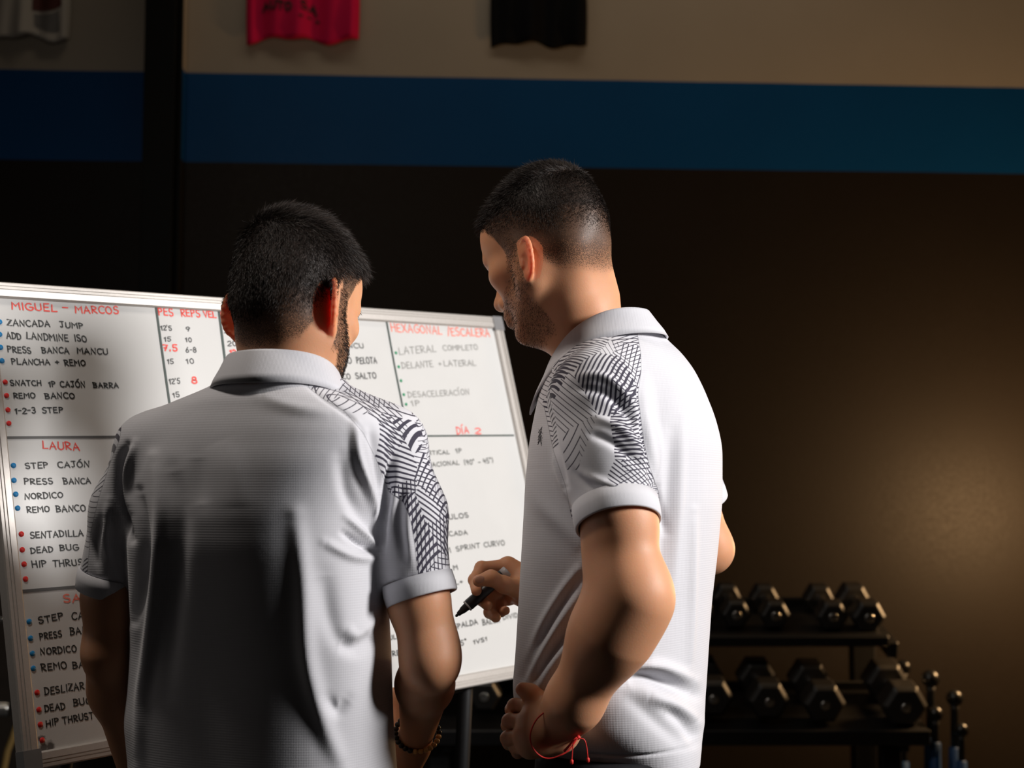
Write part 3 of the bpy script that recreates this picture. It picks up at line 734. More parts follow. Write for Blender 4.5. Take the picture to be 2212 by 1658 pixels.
# ball-topped rods with blue sleeves standing in a floor holder beside the rack
M_blue = simple('blue_foam_sleeve', (.0, .045, .16, 1), .6, nscale=200); M_ballk = simple('black_gloss_knob', (.006, .006, .006, 1), .3, spec=.6)
stand = empty('rod_holder', (P(2035, 1600, 4.2)[0], 4.2, 0), 'black floor holder for the ball-topped rods beside the dumbbell rack', 'stand')
MB().box((P(2035, 1600, 4.2)[0], 4.22, .12), (.28, .40, .04), None, .01).build('top_plate', M_black, stand)
MB().box((P(2035, 1600, 4.2)[0], 4.22, .02), (.30, .44, .04), None, .01).build('base_plate', M_black, stand)
for sx in (-.11, .11):
    for sy in (-.13, .13): MB().box((P(2035, 1600, 4.2)[0]+sx, 4.22+sy, .07), (.03, .03, .10)).build('post', M_black, stand)
for px, py, D, r, yb, lb in ((2010, 1465, 4.12, .026, 1590, 'tall black rod with round knob, beside the largest dumbbell'),
                         (2062, 1507, 4.08, .024, 1610, 'rightmost tall black rod with round knob and blue sleeve'),
                         (2020, 1541, 4.02, .022, 1600, 'short black rod with round knob in front of the tall rods'),
                         (2077, 1576, 4.00, .020, 1640, 'shortest black rod with round knob, farthest right by the rack'),
                         (1952, 1440, 4.32, .022, 1640, 'black rod with round knob just behind the largest dumbbell')):
    c = P(px, py, D); t = empty('knobbed_rod', (c[0]-.004, c[1], .14), lb, 'rod', 'ball-topped rods')
    MB().sphere(c, r, 20).build('knob', M_ballk, t, True)
    MB().lathe(c, (-.02, 0, -1), [(r*.8, r*.55), (r*1.4, r*.48), (c[2]-.14, r*.48)], 14).build('rod', M_black, t, True)
    zb_ = P(px, yb, D)[2]; dz = c[2]-zb_
    MB().lathe(c, (-.02, 0, -1), [(dz, r*.48), (dz+.004, r*.72), (dz+.30, r*.72), (dz+.304, r*.48)], 14).build('blue_sleeve', M_blue, t, True)
# barbell stand at the far left
bs = empty('barbell_stand', (P(-60, 1500, 4.3)[0], 4.3, 0), 'black upright stand holding two bars at the left edge', 'stand')
bx = P(-75, 1500, 4.3)[0]
MB().box((bx, 4.44, .62), (.08, .06, 1.24), None, .006).build('upright', M_black, bs)
MB().box((bx, 4.22, .03), (.10, .5, .06), None, .006).build('foot', M_black, bs)
for y_ in (1530, 1336): MB().box((bx, 4.35, P(0, y_, 4.3)[2]-(.036 if y_ > 1400 else .022)), (.06, .16, .02), None, .004).build('hook', M_black, bs)
for y_, r_, x_, lb in ((1530, .024, 22, 'thick chrome barbell sleeve poking out left of the whiteboard'), (1336, .010, 12, 'thin steel bar end left of the whiteboard, above the chrome barbell sleeve')):
    c = P(x_, y_, 4.3); t = empty('barbell', c-np.array([.6, 0, 0]), lb, 'barbell', 'bars on the left stand')
    MB().lathe(c, (-1, 0, 0), [(0, r_*.9), (.003, r_), (.40, r_), (.40, r_*1.35), (.43, r_*1.35)], 24).build('sleeve', M_chrome, t, True)
    MB().lathe(c-np.array([.43, 0, 0]), (-1, 0, 0), [(0, r_*.6), (.62, r_*.6)], 18).build('shaft', M_chrome, t, True)
mb = MB(); mb.tube([P(38, 1565, 4.0), P(28, 1590, 4.0), P(16, 1620, 4.0), P(8, 1660, 4.0), P(4, 1800, 4.0), np.array([P(4, 1800, 4.0)[0], 4.0, .03])], .010, 8)
tag(mb.build('hanging_rope', simple('tan_rope', (.16, .10, .025, 1), .8, nscale=300, bump=.5), None, True, origin=P(20, 1600, 4.0)), 'tan rope hanging below the chrome barbell sleeve at the left edge', 'rope')

# ================================================================== PEOPLE
def skin_mat(name, base, dark, spark):
    m = NT(name); at = m.n('Attribute', attribute_name='hairmask'); h = at.outputs['Fac']
    n1 = m.noise(18, 4); n2 = m.noise(420, 2); n3 = m.noise(900, 3)
    c = m.mix(n1, tuple(x*.86 for x in base[:3])+(1,), tuple(min(1, x*1.08) for x in base[:3])+(1,))
    red = m.n('Attribute', attribute_name='red'); c = m.mix(m.math('MULTIPLY', red.outputs['Fac'], .55), c, (base[0]*1.0, base[1]*.55, base[2]*.45, 1))
    thr = m.math('SUBTRACT', 1.0, m.math('MULTIPLY', h, .95)); mr = m.n('MapRange'); m.l(n3, mr.inputs[0])
    lo = m.math('SUBTRACT', m.math('MULTIPLY', thr, .75), .02); m.l(lo, mr.inputs[1]); m.l(m.math('ADD', lo, .16), mr.inputs[2])
    speck = m.math('MULTIPLY', mr.outputs[0], m.math('GREATER_THAN', h, .02))
    f = m.math('MAXIMUM', m.math('MULTIPLY', speck, .85), m.math('MULTIPLY', m.math('POWER', h, 1.4), .97))
    m.set('Base Color', m.mix(f, c, dark))
    m.set('Roughness', m.math('ADD', .46, m.math('MULTIPLY', n2, .12)))
    inv = m.math('SUBTRACT', 1.0, m.math('MULTIPLY', f, .95))
    m.set('Subsurface Weight', m.math('MULTIPLY', inv, .55)); m.b.inputs['Subsurface Radius'].default_value = (1.0, .30, .14); m.l(m.math('ADD', .0075, m.math('MULTIPLY', red.outputs['Fac'], .022)), m.b.inputs['Subsurface Scale'])
    m.b.inputs['Specular IOR Level'].default_value = .32
    b = m.math('ADD', m.math('MULTIPLY', n2, .6), m.math('MULTIPLY', n3, .4)); m.bump(b, .30, .0006)
    return m.m
def hair_mat(name, c0, c1):
    m = NT(name); at = m.n('Attribute', attribute_name='tone'); m.set('Base Color', m.mix(at.outputs['Fac'], c0, c1)); m.set('Roughness', .55)
    m.b.inputs['Specular IOR Level'].default_value = .3; return m.m
def shirt_mat(name, printed=True, ribbed=False, base=(.60, .60, .64, 1)):
    m = NT(name); tc = m.n('TexCoord').outputs['Object']; sp = m.n('SeparateXYZ'); m.l(tc, sp.inputs[0])
    geo = m.n('NewGeometry'); sn = m.n('SeparateXYZ'); m.l(geo.outputs['True Normal'], sn.inputs[0])
    facing = m.math('GREATER_THAN', m.math('MULTIPLY', m.math('ABSOLUTE', sn.outputs[1]), 1.8), m.math('ABSOLUTE', sn.outputs[0]))
    mx = m.n('Mix', data_type='FLOAT'); m.l(facing, mx.inputs[0]); m.l(sp.outputs[1], mx.inputs[2]); m.l(sp.outputs[0], mx.inputs[3]); u = mx.outputs[0]; v = sp.outputs[2]
    S_ = lambda x, p: m.math('SINE', m.math('MULTIPLY', x, 2*math.pi/p))
    if ribbed: pat = S_(u, .0016)
    else:
        a = S_(m.math('ADD', u, m.math('MULTIPLY', v, .62)), .0040); b = S_(m.math('SUBTRACT', u, m.math('MULTIPLY', v, .62)), .0040)
        pat = m.math('MULTIPLY', a, b)
    h = m.math('ADD', m.math('MULTIPLY', pat, .5), .5)
    n = m.noise(1500, 2); big = m.noise(9, 3)
    dk = tuple(x*(.93 if ribbed else .90) for x in base[:3])+(1,)
    c = m.mix(h, dk, base)
    if printed:
        pr = m.n('Attribute', attribute_name='pr').outputs['Fac']
        def layer(off, scale, pitch, prob):
            mp = m.n('Mapping'); m.l(tc, mp.inputs[0]); mp.inputs['Location'].default_value = off; mp.inputs['Scale'].default_value = (scale, scale, scale*.8)
            vo = m.n('TexVoronoi'); m.l(mp.outputs[0], vo.inputs['Vector']); vo.inputs['Scale'].default_value = 1; vo.inputs['Randomness'].default_value = 1
            sc = m.n('SeparateColor'); m.l(vo.outputs['Color'], sc.inputs[0]); r_, g_, b_ = sc.outputs
            ang = m.math('MULTIPLY', r_, math.pi)
            sx = m.math('MULTIPLY', sp.outputs[0], m.math('COSINE', ang)); sz = m.math('MULTIPLY', sp.outputs[2], m.math('SINE', ang))
            sy = m.math('MULTIPLY', sp.outputs[1], m.math('MULTIPLY', m.math('SUBTRACT', g_, .5), 1.1))
            t = m.math('FRACT', m.math('DIVIDE', m.math('ADD', m.math('ADD', sx, sz), sy), pitch))
            duty = m.math('ADD', .14, m.math('MULTIPLY', m.math('POWER', g_, 2.4), .46))
            return m.math('MULTIPLY', m.math('LESS_THAN', t, duty), m.math('LESS_THAN', b_, prob))
        l = m.math('MAXIMUM', layer((7.3, 2.7, 4.1), 17, .0064, .88), layer((5.2, 3.7, 9.1), 14, .0052, .40))
        inside = m.math('GREATER_THAN', pr, 0.0)
        c = m.mix(inside, c, (base[0]*1.05, base[1]*1.05, base[2]*1.05, 1)); c = m.mix(m.math('MULTIPLY', l, inside), c, (.030, .026, .048, 1))
        seam = m.math('LESS_THAN', m.math('ABSOLUTE', pr), .8); c = m.mix(m.math('MULTIPLY', seam, .55), c, (.18, .18, .20, 1))
        h = m.math('MULTIPLY', h, m.math('SUBTRACT', 1.0, m.math('MULTIPLY', inside, .8)))
    m.set('Base Color', c); m.set('Roughness', .72); m.b.inputs['Specular IOR Level'].default_value = .25
    m.b.inputs['Sheen Weight'].default_value = .25; m.b.inputs['Sheen Roughness'].default_value = .5
    m.bump(m.math('ADD', h, m.math('MULTIPLY', n, .25)), 0.17 if not ribbed else .25, .0010 if not ribbed else .0004)
    return m.m
M_skin = skin_mat('skin', (.61, .30, .165, 1), (.012, .009, .008, 1), 0)
M_hair = hair_mat('dark_brown_hair', (.012, .0085, .007, 1), (.045, .030, .023, 1))
M_shirt = shirt_mat('pale_grey_pique_with_hatched_print'); M_rib = shirt_mat('pale_grey_rib_knit', False, True)
M_trouser = cloth_mat('black_trouser_cloth', (.012, .012, .014, 1)); M_shoe = simple('black_shoe_leather', (.012, .012, .012, 1), .5)
M_sole = simple('white_shoe_sole', (.5, .5, .48, 1), .7); M_eye = simple('eye_white', (.7, .68, .65, 1), .2, nscale=20, bump=0); M_iris = simple('brown_iris', (.06, .03, .015, 1), .2, bump=0)
M_nail = simple('finger_nail', (.52, .27, .18, 1), .35, bump=0)

def head_frame(O, phi, alpha, roll=0):
    f = np.array([math.sin(phi)*math.cos(alpha), math.cos(phi)*math.cos(alpha), -math.sin(alpha)])
    u = np.array([math.sin(phi)*math.sin(alpha), math.cos(phi)*math.sin(alpha), math.cos(alpha)])
    r = np.cross(f, u)
    u, r = u*math.cos(roll)+r*math.sin(roll), r*math.cos(roll)-u*math.sin(roll)
    return np.array(O), np.stack([r, f, u])      # rows: local axes in world
def build_head(O, M, neck_w, neck_r=.056, rh=.0013, ear_off=(0, 0, 0), ear_s=1.0, flare=.60):
    sc2 = (M*M).sum(1); toL = lambda p: (M@(np.asarray(p)-O))/sc2
    nb = [toL(p) for p in neck_w]; lo = np.array([-.115, -.135, -.15]); hi = np.array([.115, .135, .135])
    for q in nb: lo = np.minimum(lo, q-.075); hi = np.maximum(hi, q+.075)
    F = Field(lo, hi, rh)
    F.ell((0, -.013, .035), (.0755, .098, .083), .02)
    F.ell((0, -.048, -.004), (.060, .060, .058), .03)
    F.ell((0, .040, .030), (.062, .056, .062), .025)
    F.ell((0, .045, -.040), (.055, .046, .070), .03)
    for s in (-1, 1):
        F.ell((s*.044, .050, -.022), (.022, .028, .018), .02)
        F.cone((s*.056, .000, -.062), (s*.020, .068, -.112), .017, .016, .022)
        F.cone((s*.060, -.002, -.010), (s*.056, .000, -.062), .014, .017, .025)
        F.ell((s*.033, .088, -.004), (.017, .014, .012), .012, 'd')
        F.cone((s*.014, .092, .013), (s*.042, .076, .014), .008, .007, .014)
        F.ell((s*.031, .076, -.003), (.013, .013, .011), .006)
        F.cone((s*.011, .098, -.044), (s*.012, .092, -.044), .0085, .007, .007)
        F.ell((s*.0065, .104, -.0515), (.0035, .006, .0035), .003, 'd')
    F.ell((0, .070, -.110), (.022, .020, .017), .02)
    F.cone((0, .091, .004), (0, .112, -.037), .0065, .0105, .014)
    F.cone((0, .112, -.037), (0, .098, -.050), .0095, .007, .01)
    F.ell((0, .088, -.074), (.028, .014, .020), .02)
    F.cone((-.020, .094, -.0735), (.020, .094, -.0735), .0045, .0045, .006)
    F.cone((-.016, .094, -.0825), (.016, .094, -.0825), .0055, .0055, .006)
    F.cone((-.024, .100, -.078), (.024, .100, -.078), .0015, .0015, .004, 'd')
    F.cone((0, -.025, -.03), nb[0], neck_r*.98, neck_r, .03)
    for i in range(len(nb)-1): F.cone(nb[i], nb[i+1], neck_r*(1+.06*i), neck_r*(1.05+.08*i), .03)
    for s in (-1, 1):      # sternomastoid and trapezius columns give the neck its planes
        F.cone((s*.050, -.020, -.045), nb[0]+np.array([s*.030, .035, 0]), .017, .018, .03)
        F.cone((s*.026, -.062, -.035), nb[0]+np.array([s*.030, -.030, 0]), .019, .026, .03)
    ears = []
    for s in (-1, 1):
        eu = nrm([0, -.22, 1]); eb = nrm([s*flare, -math.sqrt(1-flare**2), -.10]); eb = nrm(eb-eu*(eb@eu)); en = np.cross(eu, eb)*s*-1
        if en[1] < 0: en = -en
        c = np.array([s*.0745, -.004, -.020])+np.array(ear_off)+eb*.013*ear_s; R_ = np.stack([eb, eu, en], 1); ears.append(c)
        es = ear_s; F.ell(c, (.0195*es, .029*es, .0034), .006, 'u', R_)
        F.ell(c-eb*.018*es-en*.002+eu*.002, (.010, .018, .006), .010, 'u', R_)
        pts = []
        for k in range(19):
            a_ = math.radians(-75+k*17); rx, ry = .0190*ear_s, .0305*ear_s
            pts.append(c+eb*(math.cos(a_)*rx)+eu*(math.sin(a_)*ry+(.002 if math.sin(a_) > 0 else 0))+en*(.0022*math.cos(a_)))
        for k in range(18): F.cone(pts[k], pts[k+1], .0031, .0031, .003)
        F.ell(c+en*.006+eb*.000-eu*.004, (.0085*es, .013*es, .0055), .004, 'd', R_)
        F.cone(c+en*.0055+(eb*.009+eu*.014)*es, c+en*.0055+(eb*.011-eu*.006)*es, .0022, .0018, .003, 'd')
        F.ell(c-eu*.030*es-eb*.004+en*.001, (.008*es, .0085*es, .0042), .006, 'u', R_)
        F.cone(c+en*.003-eb*.010-eu*.004, c+en*.005-eb*.009-eu*.010, .004, .0035, .005)
    v, f = F.mesh(); v = relax(v, f, 4, .5)
    # masks in the head's own coordinates
    x, y, z = v.T; az = np.degrees(np.arctan2(np.abs(x), -(y+.005)))
    eard = np.min([np.linalg.norm((v-c)/np.array([.9, 1, 1.35]), axis=1) for c in ears], 0)
    sk = np.linalg.norm((v-np.array([0, -.013, .035]))/np.array([.0755, .098, .083]), axis=1); isear = (eard < .030*ear_s) & (np.abs(x) > .066) & (y < .018) & ((sk > 1.075) | (np.abs(x) > .0815)) & (y < ears[0][1]+.013)
    return v, f, az, isear, ears
def put(v, O, M): return O+v@M
def hair_fields(v, az, isear, zl, fade, beard_lo, beard_hi, beard_amt, zref):
    x, y, z = v.T
    zlow = np.interp(az, *zl); s = sstep(-.010, .010, z-zlow)
    k = np.clip((z-np.interp(az, *zref))/fade, 0, 1); dens = s*(.33+.67*k**.85)
    bhi = np.interp(az, *beard_hi); blo = np.interp(az, *beard_lo)
    b = sstep(-.008, .008, bhi-z)*sstep(-.010, .006, z-blo)*(az > 87)*beard_amt
    mouth = np.exp(-((x/.022)**2+((z+.078)/.008)**2)**2)*(y > .08); b = b*(1-mouth)
    nose = (y > .088) & (z > -.062) ; b = np.where(nose, 0, b)
    brow = np.exp(-(((np.abs(x)-.030)/.017)**2)**2-((z-.017+.15*(np.abs(x)-.03)**1)/.0042)**2)*(y > .06); b = np.maximum(b, brow*.9)
    h = np.maximum(dens, b); h = np.where(isear, 0, h)
    return h, dens, b, k
def strands(name, v, f, N, dens, length, comb, lay, count, rnd_seed, O, M, parent, width=.00042, curl=.25, tone=None):
    rg = np.random.default_rng(rnd_seed)
    a = v[f[:, 0]]; area = np.linalg.norm(np.cross(v[f[:, 2]]-a, v[f[:, 3]]-v[f[:, 1]]), axis=1)/2
    df = dens[f].mean(1); w = area*df; w = np.where(df > .12, w, 0); idx = rg.choice(len(f), count, p=w/w.sum())
    r1, r2 = rg.random((2, count, 1)); q = f[idx]
    root = (v[q[:, 0]]*(1-r1)+v[q[:, 1]]*r1)*(1-r2)+(v[q[:, 3]]*(1-r1)+v[q[:, 2]]*r1)*r2
    n = N[q].mean(1); n /= np.linalg.norm(n, axis=1, keepdims=True)+1e-9
    L = length[q].mean(1)*rg.uniform(.7, 1.2, count); C = comb(root, rg); C = C-n*(C*n).sum(1, keepdims=True); C /= np.linalg.norm(C, axis=1, keepdims=True)+1e-6
    C = C+rg.normal(0, curl, (count, 3)); la = lay[q].mean(1)[:, None]
    segs = 3; P_ = [root-n*.0006]
    for k in range(segs):
        t = (k+1)/segs; d = n*(1-la*t)+C*(.35+la*t); d /= np.linalg.norm(d, axis=1, keepdims=True); P_.append(P_[-1]+d*(L/segs)[:, None])
    P_ = [put(p, O, M) for p in P_]
    side = np.cross(P_[-1]-P_[0], (P_[0]-CAM)); side /= np.linalg.norm(side, axis=1, keepdims=True)+1e-9
    side = side+rg.normal(0, .5, side.shape); side /= np.linalg.norm(side, axis=1, keepdims=True)
    ws = [1, .9, .7, .12]; V = np.zeros((count, 8, 3))
    for k in range(4): V[:, 2*k] = P_[k]-side*width*ws[k]/2; V[:, 2*k+1] = P_[k]+side*width*ws[k]/2
    base = np.arange(count)[:, None]*8; Fq = np.concatenate([base+np.array([[2*k, 2*k+1, 2*k+3, 2*k+2]]) for k in range(3)], 0)
    tn = np.repeat(rg.random(count)**2, 8)
    return mesh_obj(name, V.reshape(-1, 3), Fq, M_hair, parent, False, {'tone': tn})

def hand(F, wrist, wr, palm, fingers, thumb, fr=.0088, k=.007):
    """palm: four knuckle points; fingers: lists of the following joints; every finger is its own chain"""
    wrist = np.asarray(wrist)
    for i, kn in enumerate(palm): F.cone(wrist, kn, wr*.74, .0118 if i < 3 else .0105, .012)
    for i in range(3): F.cone(palm[i], palm[i+1], .0105, .0100, .010)
    for i, (kn, fg) in enumerate(zip(palm, fingers)):
        r = fr*(1, 1.02, .97, .86)[i]; pts = [kn]+list(fg)
        for j in range(len(pts)-1):
            r0 = r*(1.08, 1.0, .92, .86)[j]; r1 = r*(1.0, .92, .82, .8)[j]; F.cone(pts[j], pts[j+1], r0, r1, .003)
            if j > 0: F.ell(pts[j], np.ones(3)*r0*1.06, .003)
    pts = list(thumb); rr = [.0150, .0118, .0108, .0090]
    for j in range(len(pts)-1): F.cone(pts[j], pts[j+1], rr[j], rr[j+1], .008)
def limb_field(pts, h, pad=.07):
    a = np.array(pts); return Field(a.min(0)-pad, a.max(0)+pad, h)
def join(parts):
    V, Fs, n = [], [], 0; A = {}
    keys = {k for _, _, a in parts for k in a}
    for v, f, a in parts:
        V.append(v); Fs.append(f+n); n += len(v)
        for k in keys: A.setdefault(k, []).append(a.get(k, np.zeros(len(v))))
    return np.concatenate(V), np.concatenate(Fs), {k: np.concatenate(x) for k, x in A.items()}

def ring_z(py, d): return P(CX, py, d)[2]
def torso_rings(rows, yaw):
    """rows: (pixel row, left pixel, right pixel, distance, half depth)"""
    out = []
    for py, x0, x1, d, b in rows:
        c = P((x0+x1)/2, py, d); ext = (x1-x0)/2/FPX*d; q = ext**2-(b*math.sin(yaw))**2
        a = math.sqrt(max(q, 1e-6))/abs(math.cos(yaw)) if q > 0 else .03
        out.append((c, max(a, b*.9 if b < .07 else .09), b, math.pi/2-yaw))
    return out
def cuff(name, c0, axis, r0, r1, L_, parent, yscale=1.0, up=None):
    prof = [(0, r0-.0045), (0, r0), (L_*.5, (r0+r1)/2+.0006), (L_-.0015, r1), (L_, r1-.001), (L_, r1-.003), (L_-.002, r1-.0042), (.002, r0-.0045)]
    mb = MB(); mb.lathe(c0, axis, prof, 64, yscale, up); mb.f = mb.f[:-2]   # open ring: no caps
    n = 64; mb.f += [((len(prof)-1)*n+k, (len(prof)-1)*n+(k+1) % n, (k+1) % n, k) for k in range(n)]
    return mb.build(name, M_rib, parent, True)
def collar(parent, cb, ct, rb, rt, yaw, drop, tipdrop, open_deg=18, flare=.012, leaf=.034, back_lift=0.0, name='collar'):
    """folded polo collar: inner stand, rolled fold and outer leaf. Angles run from one front edge round the back to the other."""
    fy = np.array([math.sin(yaw), math.cos(yaw), 0]); fx = np.array([fy[1], -fy[0], 0]); n = 72; V = []; Fq = []
    sect = []
    for i in range(n+1):
        th = math.radians(open_deg+(360-2*open_deg)*i/n)     # measured from the front
        d = fy*math.cos(th)+fx*math.sin(th); front = .5+.5*math.cos(th)
        g = lambda c, r: c+fy*math.cos(th)*r[1]+fx*math.sin(th)*r[0]
        B = g(cb, rb); T = g(ct, rt); T = T+np.array([0, 0, back_lift*(1-front)-drop*front**2]); B = B-np.array([0, 0, drop*1.25*front**2])
        tip = max(0, 1-min(i, n-i)/9.0)
        lf = leaf*(1-.12*front)+tipdrop*tip
        # outer leaf falls from the fold, over the base ring and outwards
        dn = nrm((B-T)+d*flare*1.0); Lo = T+d*.0052+dn*lf+d*(flare*.35+.010*tip)
        sect.append([B-d*.001, (B+T)/2-d*.0005, T-d*.001+np.array([0, 0, -.002]), T+d*.0005+np.array([0, 0, .0016]), T+d*.0032+np.array([0, 0, .0012]), T+d*.0052-np.array([0, 0, .0015]),
                     T*.62+Lo*.38+d*.0028, T*.28+Lo*.72+d*.0024, Lo, Lo-d*.0022, T*.4+Lo*.6-d*.0008, T+d*.0028-np.array([0, 0, .004]), B+d*.0012])
    m = len(sect[0])
    for s_ in sect: V += s_
    for i in range(n):
        for j in range(m):
            j2 = (j+1) % m; Fq.append((i*m+j, i*m+j2, (i+1)*m+j2, (i+1)*m+j))
    Fq.append(tuple(range(m))); Fq.append(tuple(n*m+j for j in range(m))[::-1])
    return mesh_obj(name, V, Fq, M_rib, parent, True)
def lower_body(root, hip, yaw, a, b, top_z, label=None):
    f = np.array([math.sin(yaw), math.cos(yaw), 0]); r = np.array([f[1], -f[0], 0]); hx, hy = hip[0], hip[1]
    c = np.array([hx, hy, 0]); F = Field((hx-.32, hy-.3, .05), (hx+.32, hy+.3, top_z+.02), .006)
    F.loft([(c+[0, 0, top_z], a*.93, b*.93, math.pi/2-yaw), (c+[0, 0, top_z-.12], a, b, math.pi/2-yaw), (c+[0, 0, top_z-.2], a*.95, b, math.pi/2-yaw)], .02)
    for s in (-1, 1):
        h0 = c+r*s*.085+[0, 0, top_z-.17]; kn = c+r*s*.10+f*.02+[0, 0, .50]; an = c+r*s*.11-f*.01+[0, 0, .09]
        F.cone(h0, kn, .088, .062, .03); F.cone(kn, an, .062, .048, .03)
    v, f_ = F.mesh(); mesh_obj('trousers', relax(v, f_, 2), f_, M_trouser, root)
    for s in (-1, 1):
        an = c+r*s*.11; p0 = an-f*.045+[0, 0, .045]; p1 = an+f*.16+[0, 0, .035]; R_ = np.stack([r, f, [0, 0, 1]], 1)
        F = Field(np.minimum(p0, p1)-.09, np.maximum(p0, p1)+.1, .004)
        F.cone(p0, p1, .040, .032, .01); F.cone(p0, p0+[0, 0, .06], .038, .042, .02); F.ell(p1+f*.02, (.045, .06, .03), .02, 'u', R_)
        pass
        v, f2 = F.mesh(); v[:, 2] = np.maximum(v[:, 2], .018); o = mesh_obj('shoe', relax(v, f2, 1), f2, M_shoe, root)
        mb = MB(); q = [];
        for k in range(28):
            t = 2*math.pi*k/28; L_ = .135; q.append(an+f*(.055+L_*math.cos(t))+r*(.044*math.sin(t)*(1+.12*math.cos(t))))
        mb.add([p+[0, 0, .024] for p in q]+[p+[0, 0, .0] for p in q], [tuple(range(28)), tuple(range(28, 56))[::-1]]+[(k, 28+k, 28+(k+1) % 28, (k+1) % 28) for k in range(28)])
        mb.build('sole', M_sole, o if False else root)
def eyes(root, O, M):
    for s in (-1, 1):
        c = O+np.array([s*.031, .0765, -.003])@M
        MB().sphere(c, .0118, 16).build('eye', M_eye, root, True)

# ------------------------------------------------------------------ LEFT MAN (back to us, head turned to the right)
Lroot = empty('person', tuple(P(560, 1658, 1.86)*[1, 1, 0]), 'man on the left seen from behind, short dark hair, pale polo shirt, arms hanging down', 'person')
LO, LM = head_frame(P(646, 650, 1.885), math.radians(28), math.radians(17), math.radians(-1)); LM = LM*np.array([[.93], [.93], [.96]])
Ln0, Ln1 = P(630, 745, 1.865), P(618, 840, 1.845)
v, f, az, isear, ears = build_head(LO, LM, [Ln0, Ln1], .0610, ear_off=(0, -.014, -.003), ear_s=1.05)
zl = ([0, 25, 50, 66, 80, 90, 92, 97, 108, 116, 128, 145, 180], [-.100, -.098, -.080, -.040, .018, .022, .012, -.02, -.03, .030, .052, .064, .070])
bhi = ([92, 104, 112, 125, 140, 155, 180], [.012, .010, -.015, -.040, -.055, -.062, -.062]); blo = ([97, 110, 125, 150, 180], [-.075, -.098, -.125, -.136, -.136])
hm, dens, brd, kk = hair_fields(v, az, isear, zl, .075, blo, bhi, .50, ([0, 50, 80, 100, 130, 180], [-.105, -.085, -.035, -.012, .0, .03]))
N_ = vnormals(v, f); x, y, z = v.T
length = np.where(dens > .05, .0015+.0085*sstep(.35, 1.0, kk)+.012*sstep(.035, .085, z)+.010*sstep(.03, .07, y)*sstep(.05, .08, z), .003)
lay = .35+.45*kk
def combL(p, rg):
    xx, yy, zz = p.T; top = sstep(.05, .10, zz)[:, None]; back = sstep(0, -.06, yy)[:, None]; sd = np.sign(xx)[:, None]
    return top*np.array([[.45, .9, .1]])+(1-top)*(back*np.array([[0, .05, -1]])+(1-back)*np.array([[0, .75, -.65]]))+np.array([[.25, 0, 0]])
head_part = (put(v, LO, LM), f, {'hairmask': hm, 'red': isear*1.0})
strands('hair', v, f, N_, dens**1.2, length, combL, lay, 52000, 5, LO, LM, Lroot)
strands('beard', v, f, N_, brd, np.full(len(v), .0055), lambda p, rg: np.tile([[0, .4, -1.]], (len(p), 1)), np.full(len(v), .5), 7000, 6, LO, LM, Lroot, .0004)
eyes(Lroot, LO, LM)
# right arm of the left man
sh, el, wr = P(852, 965, 1.86), P(926, 1425, 1.80), P(900, 1590, 1.975)
F = limb_field([P(830, 1150, 1.83), el, wr, P(850, 1700, 2.05)], .0017, .06)
F.cone(P(872, 1130, 1.845), P(905, 1300, 1.815), .037, .0385, .01); F.cone(P(905, 1300, 1.815), el, .0375, .0325, .015)
F.ell(P(936, 1440, 1.795), (.021, .023, .024), .02)
fm = el+(wr-el)*.30; F.cone(el, fm, .0330, .0350, .02); F.cone(fm, wr, .0350, .0225, .02); F.ell(P(952, 1400, 1.815), (.020, .024, .036), .025)
kn = [P(838, 1640, 2.03), P(850, 1668, 2.01), P(866, 1685, 1.99), P(884, 1690, 1.97)]
fg = [[P(832, 1690, 2.05), P(840, 1715, 2.03), P(850, 1725, 2.01)], [P(846, 1722, 2.03), P(855, 1742, 2.01), P(866, 1746, 1.99)], [P(864, 1738, 2.0), P(872, 1755, 1.98), P(882, 1755, 1.97)], [P(884, 1735, 1.98), P(892, 1746, 1.965), P(900, 1742, 1.96)]]
hand(F, P(888, 1612, 1.98), .030, kn, fg, [P(868, 1620, 1.985), P(852, 1590, 2.02), P(850, 1550, 2.04), P(853, 1512, 2.05)])
F.ell(P(852, 1520, 2.05), (.0155, .012, .024), .01)
v, f = F.mesh(); v = relax(v, f, 2, .4); armR = (v, f, {})
# left arm of the left man
el, wr = P(243, 1405, 1.90), P(302, 1690, 2.02)
F = limb_field([P(300, 1150, 1.9), el, wr, P(345, 1860, 2.08)], .0017, .06)
F.cone(P(270, 1150, 1.895), P(250, 1290, 1.90), .036, .0385, .01); F.cone(P(250, 1290, 1.90), el, .0395, .0350, .03)
fm = el+(wr-el)*.28; F.cone(el, fm, .0350, .0375, .025); F.cone(fm, wr, .0375, .0235, .03); F.ell(P(222, 1420, 1.885), (.017, .02, .026), .02)
kn = [P(335, 1790, 2.03), P(320, 1795, 2.06), P(308, 1795, 2.08), P(296, 1790, 2.10)]
fg = [[k+np.array([.002, .012, -.036]), k+np.array([.000, .008, -.058]), k+np.array([-.002, -.004, -.074])] for k in kn]
hand(F, P(306, 1710, 2.03), .030, kn, fg, [P(315, 1730, 2.03), P(340, 1760, 2.01), P(350, 1800, 2.00), P(350, 1835, 2.0)])
v, f = F.mesh(); v = relax(v, f, 2, .4); armL = (v, f, {})
v, f, A = join([head_part, armR, armL]); body = mesh_obj('body', v, f, M_skin, Lroot, True, A)
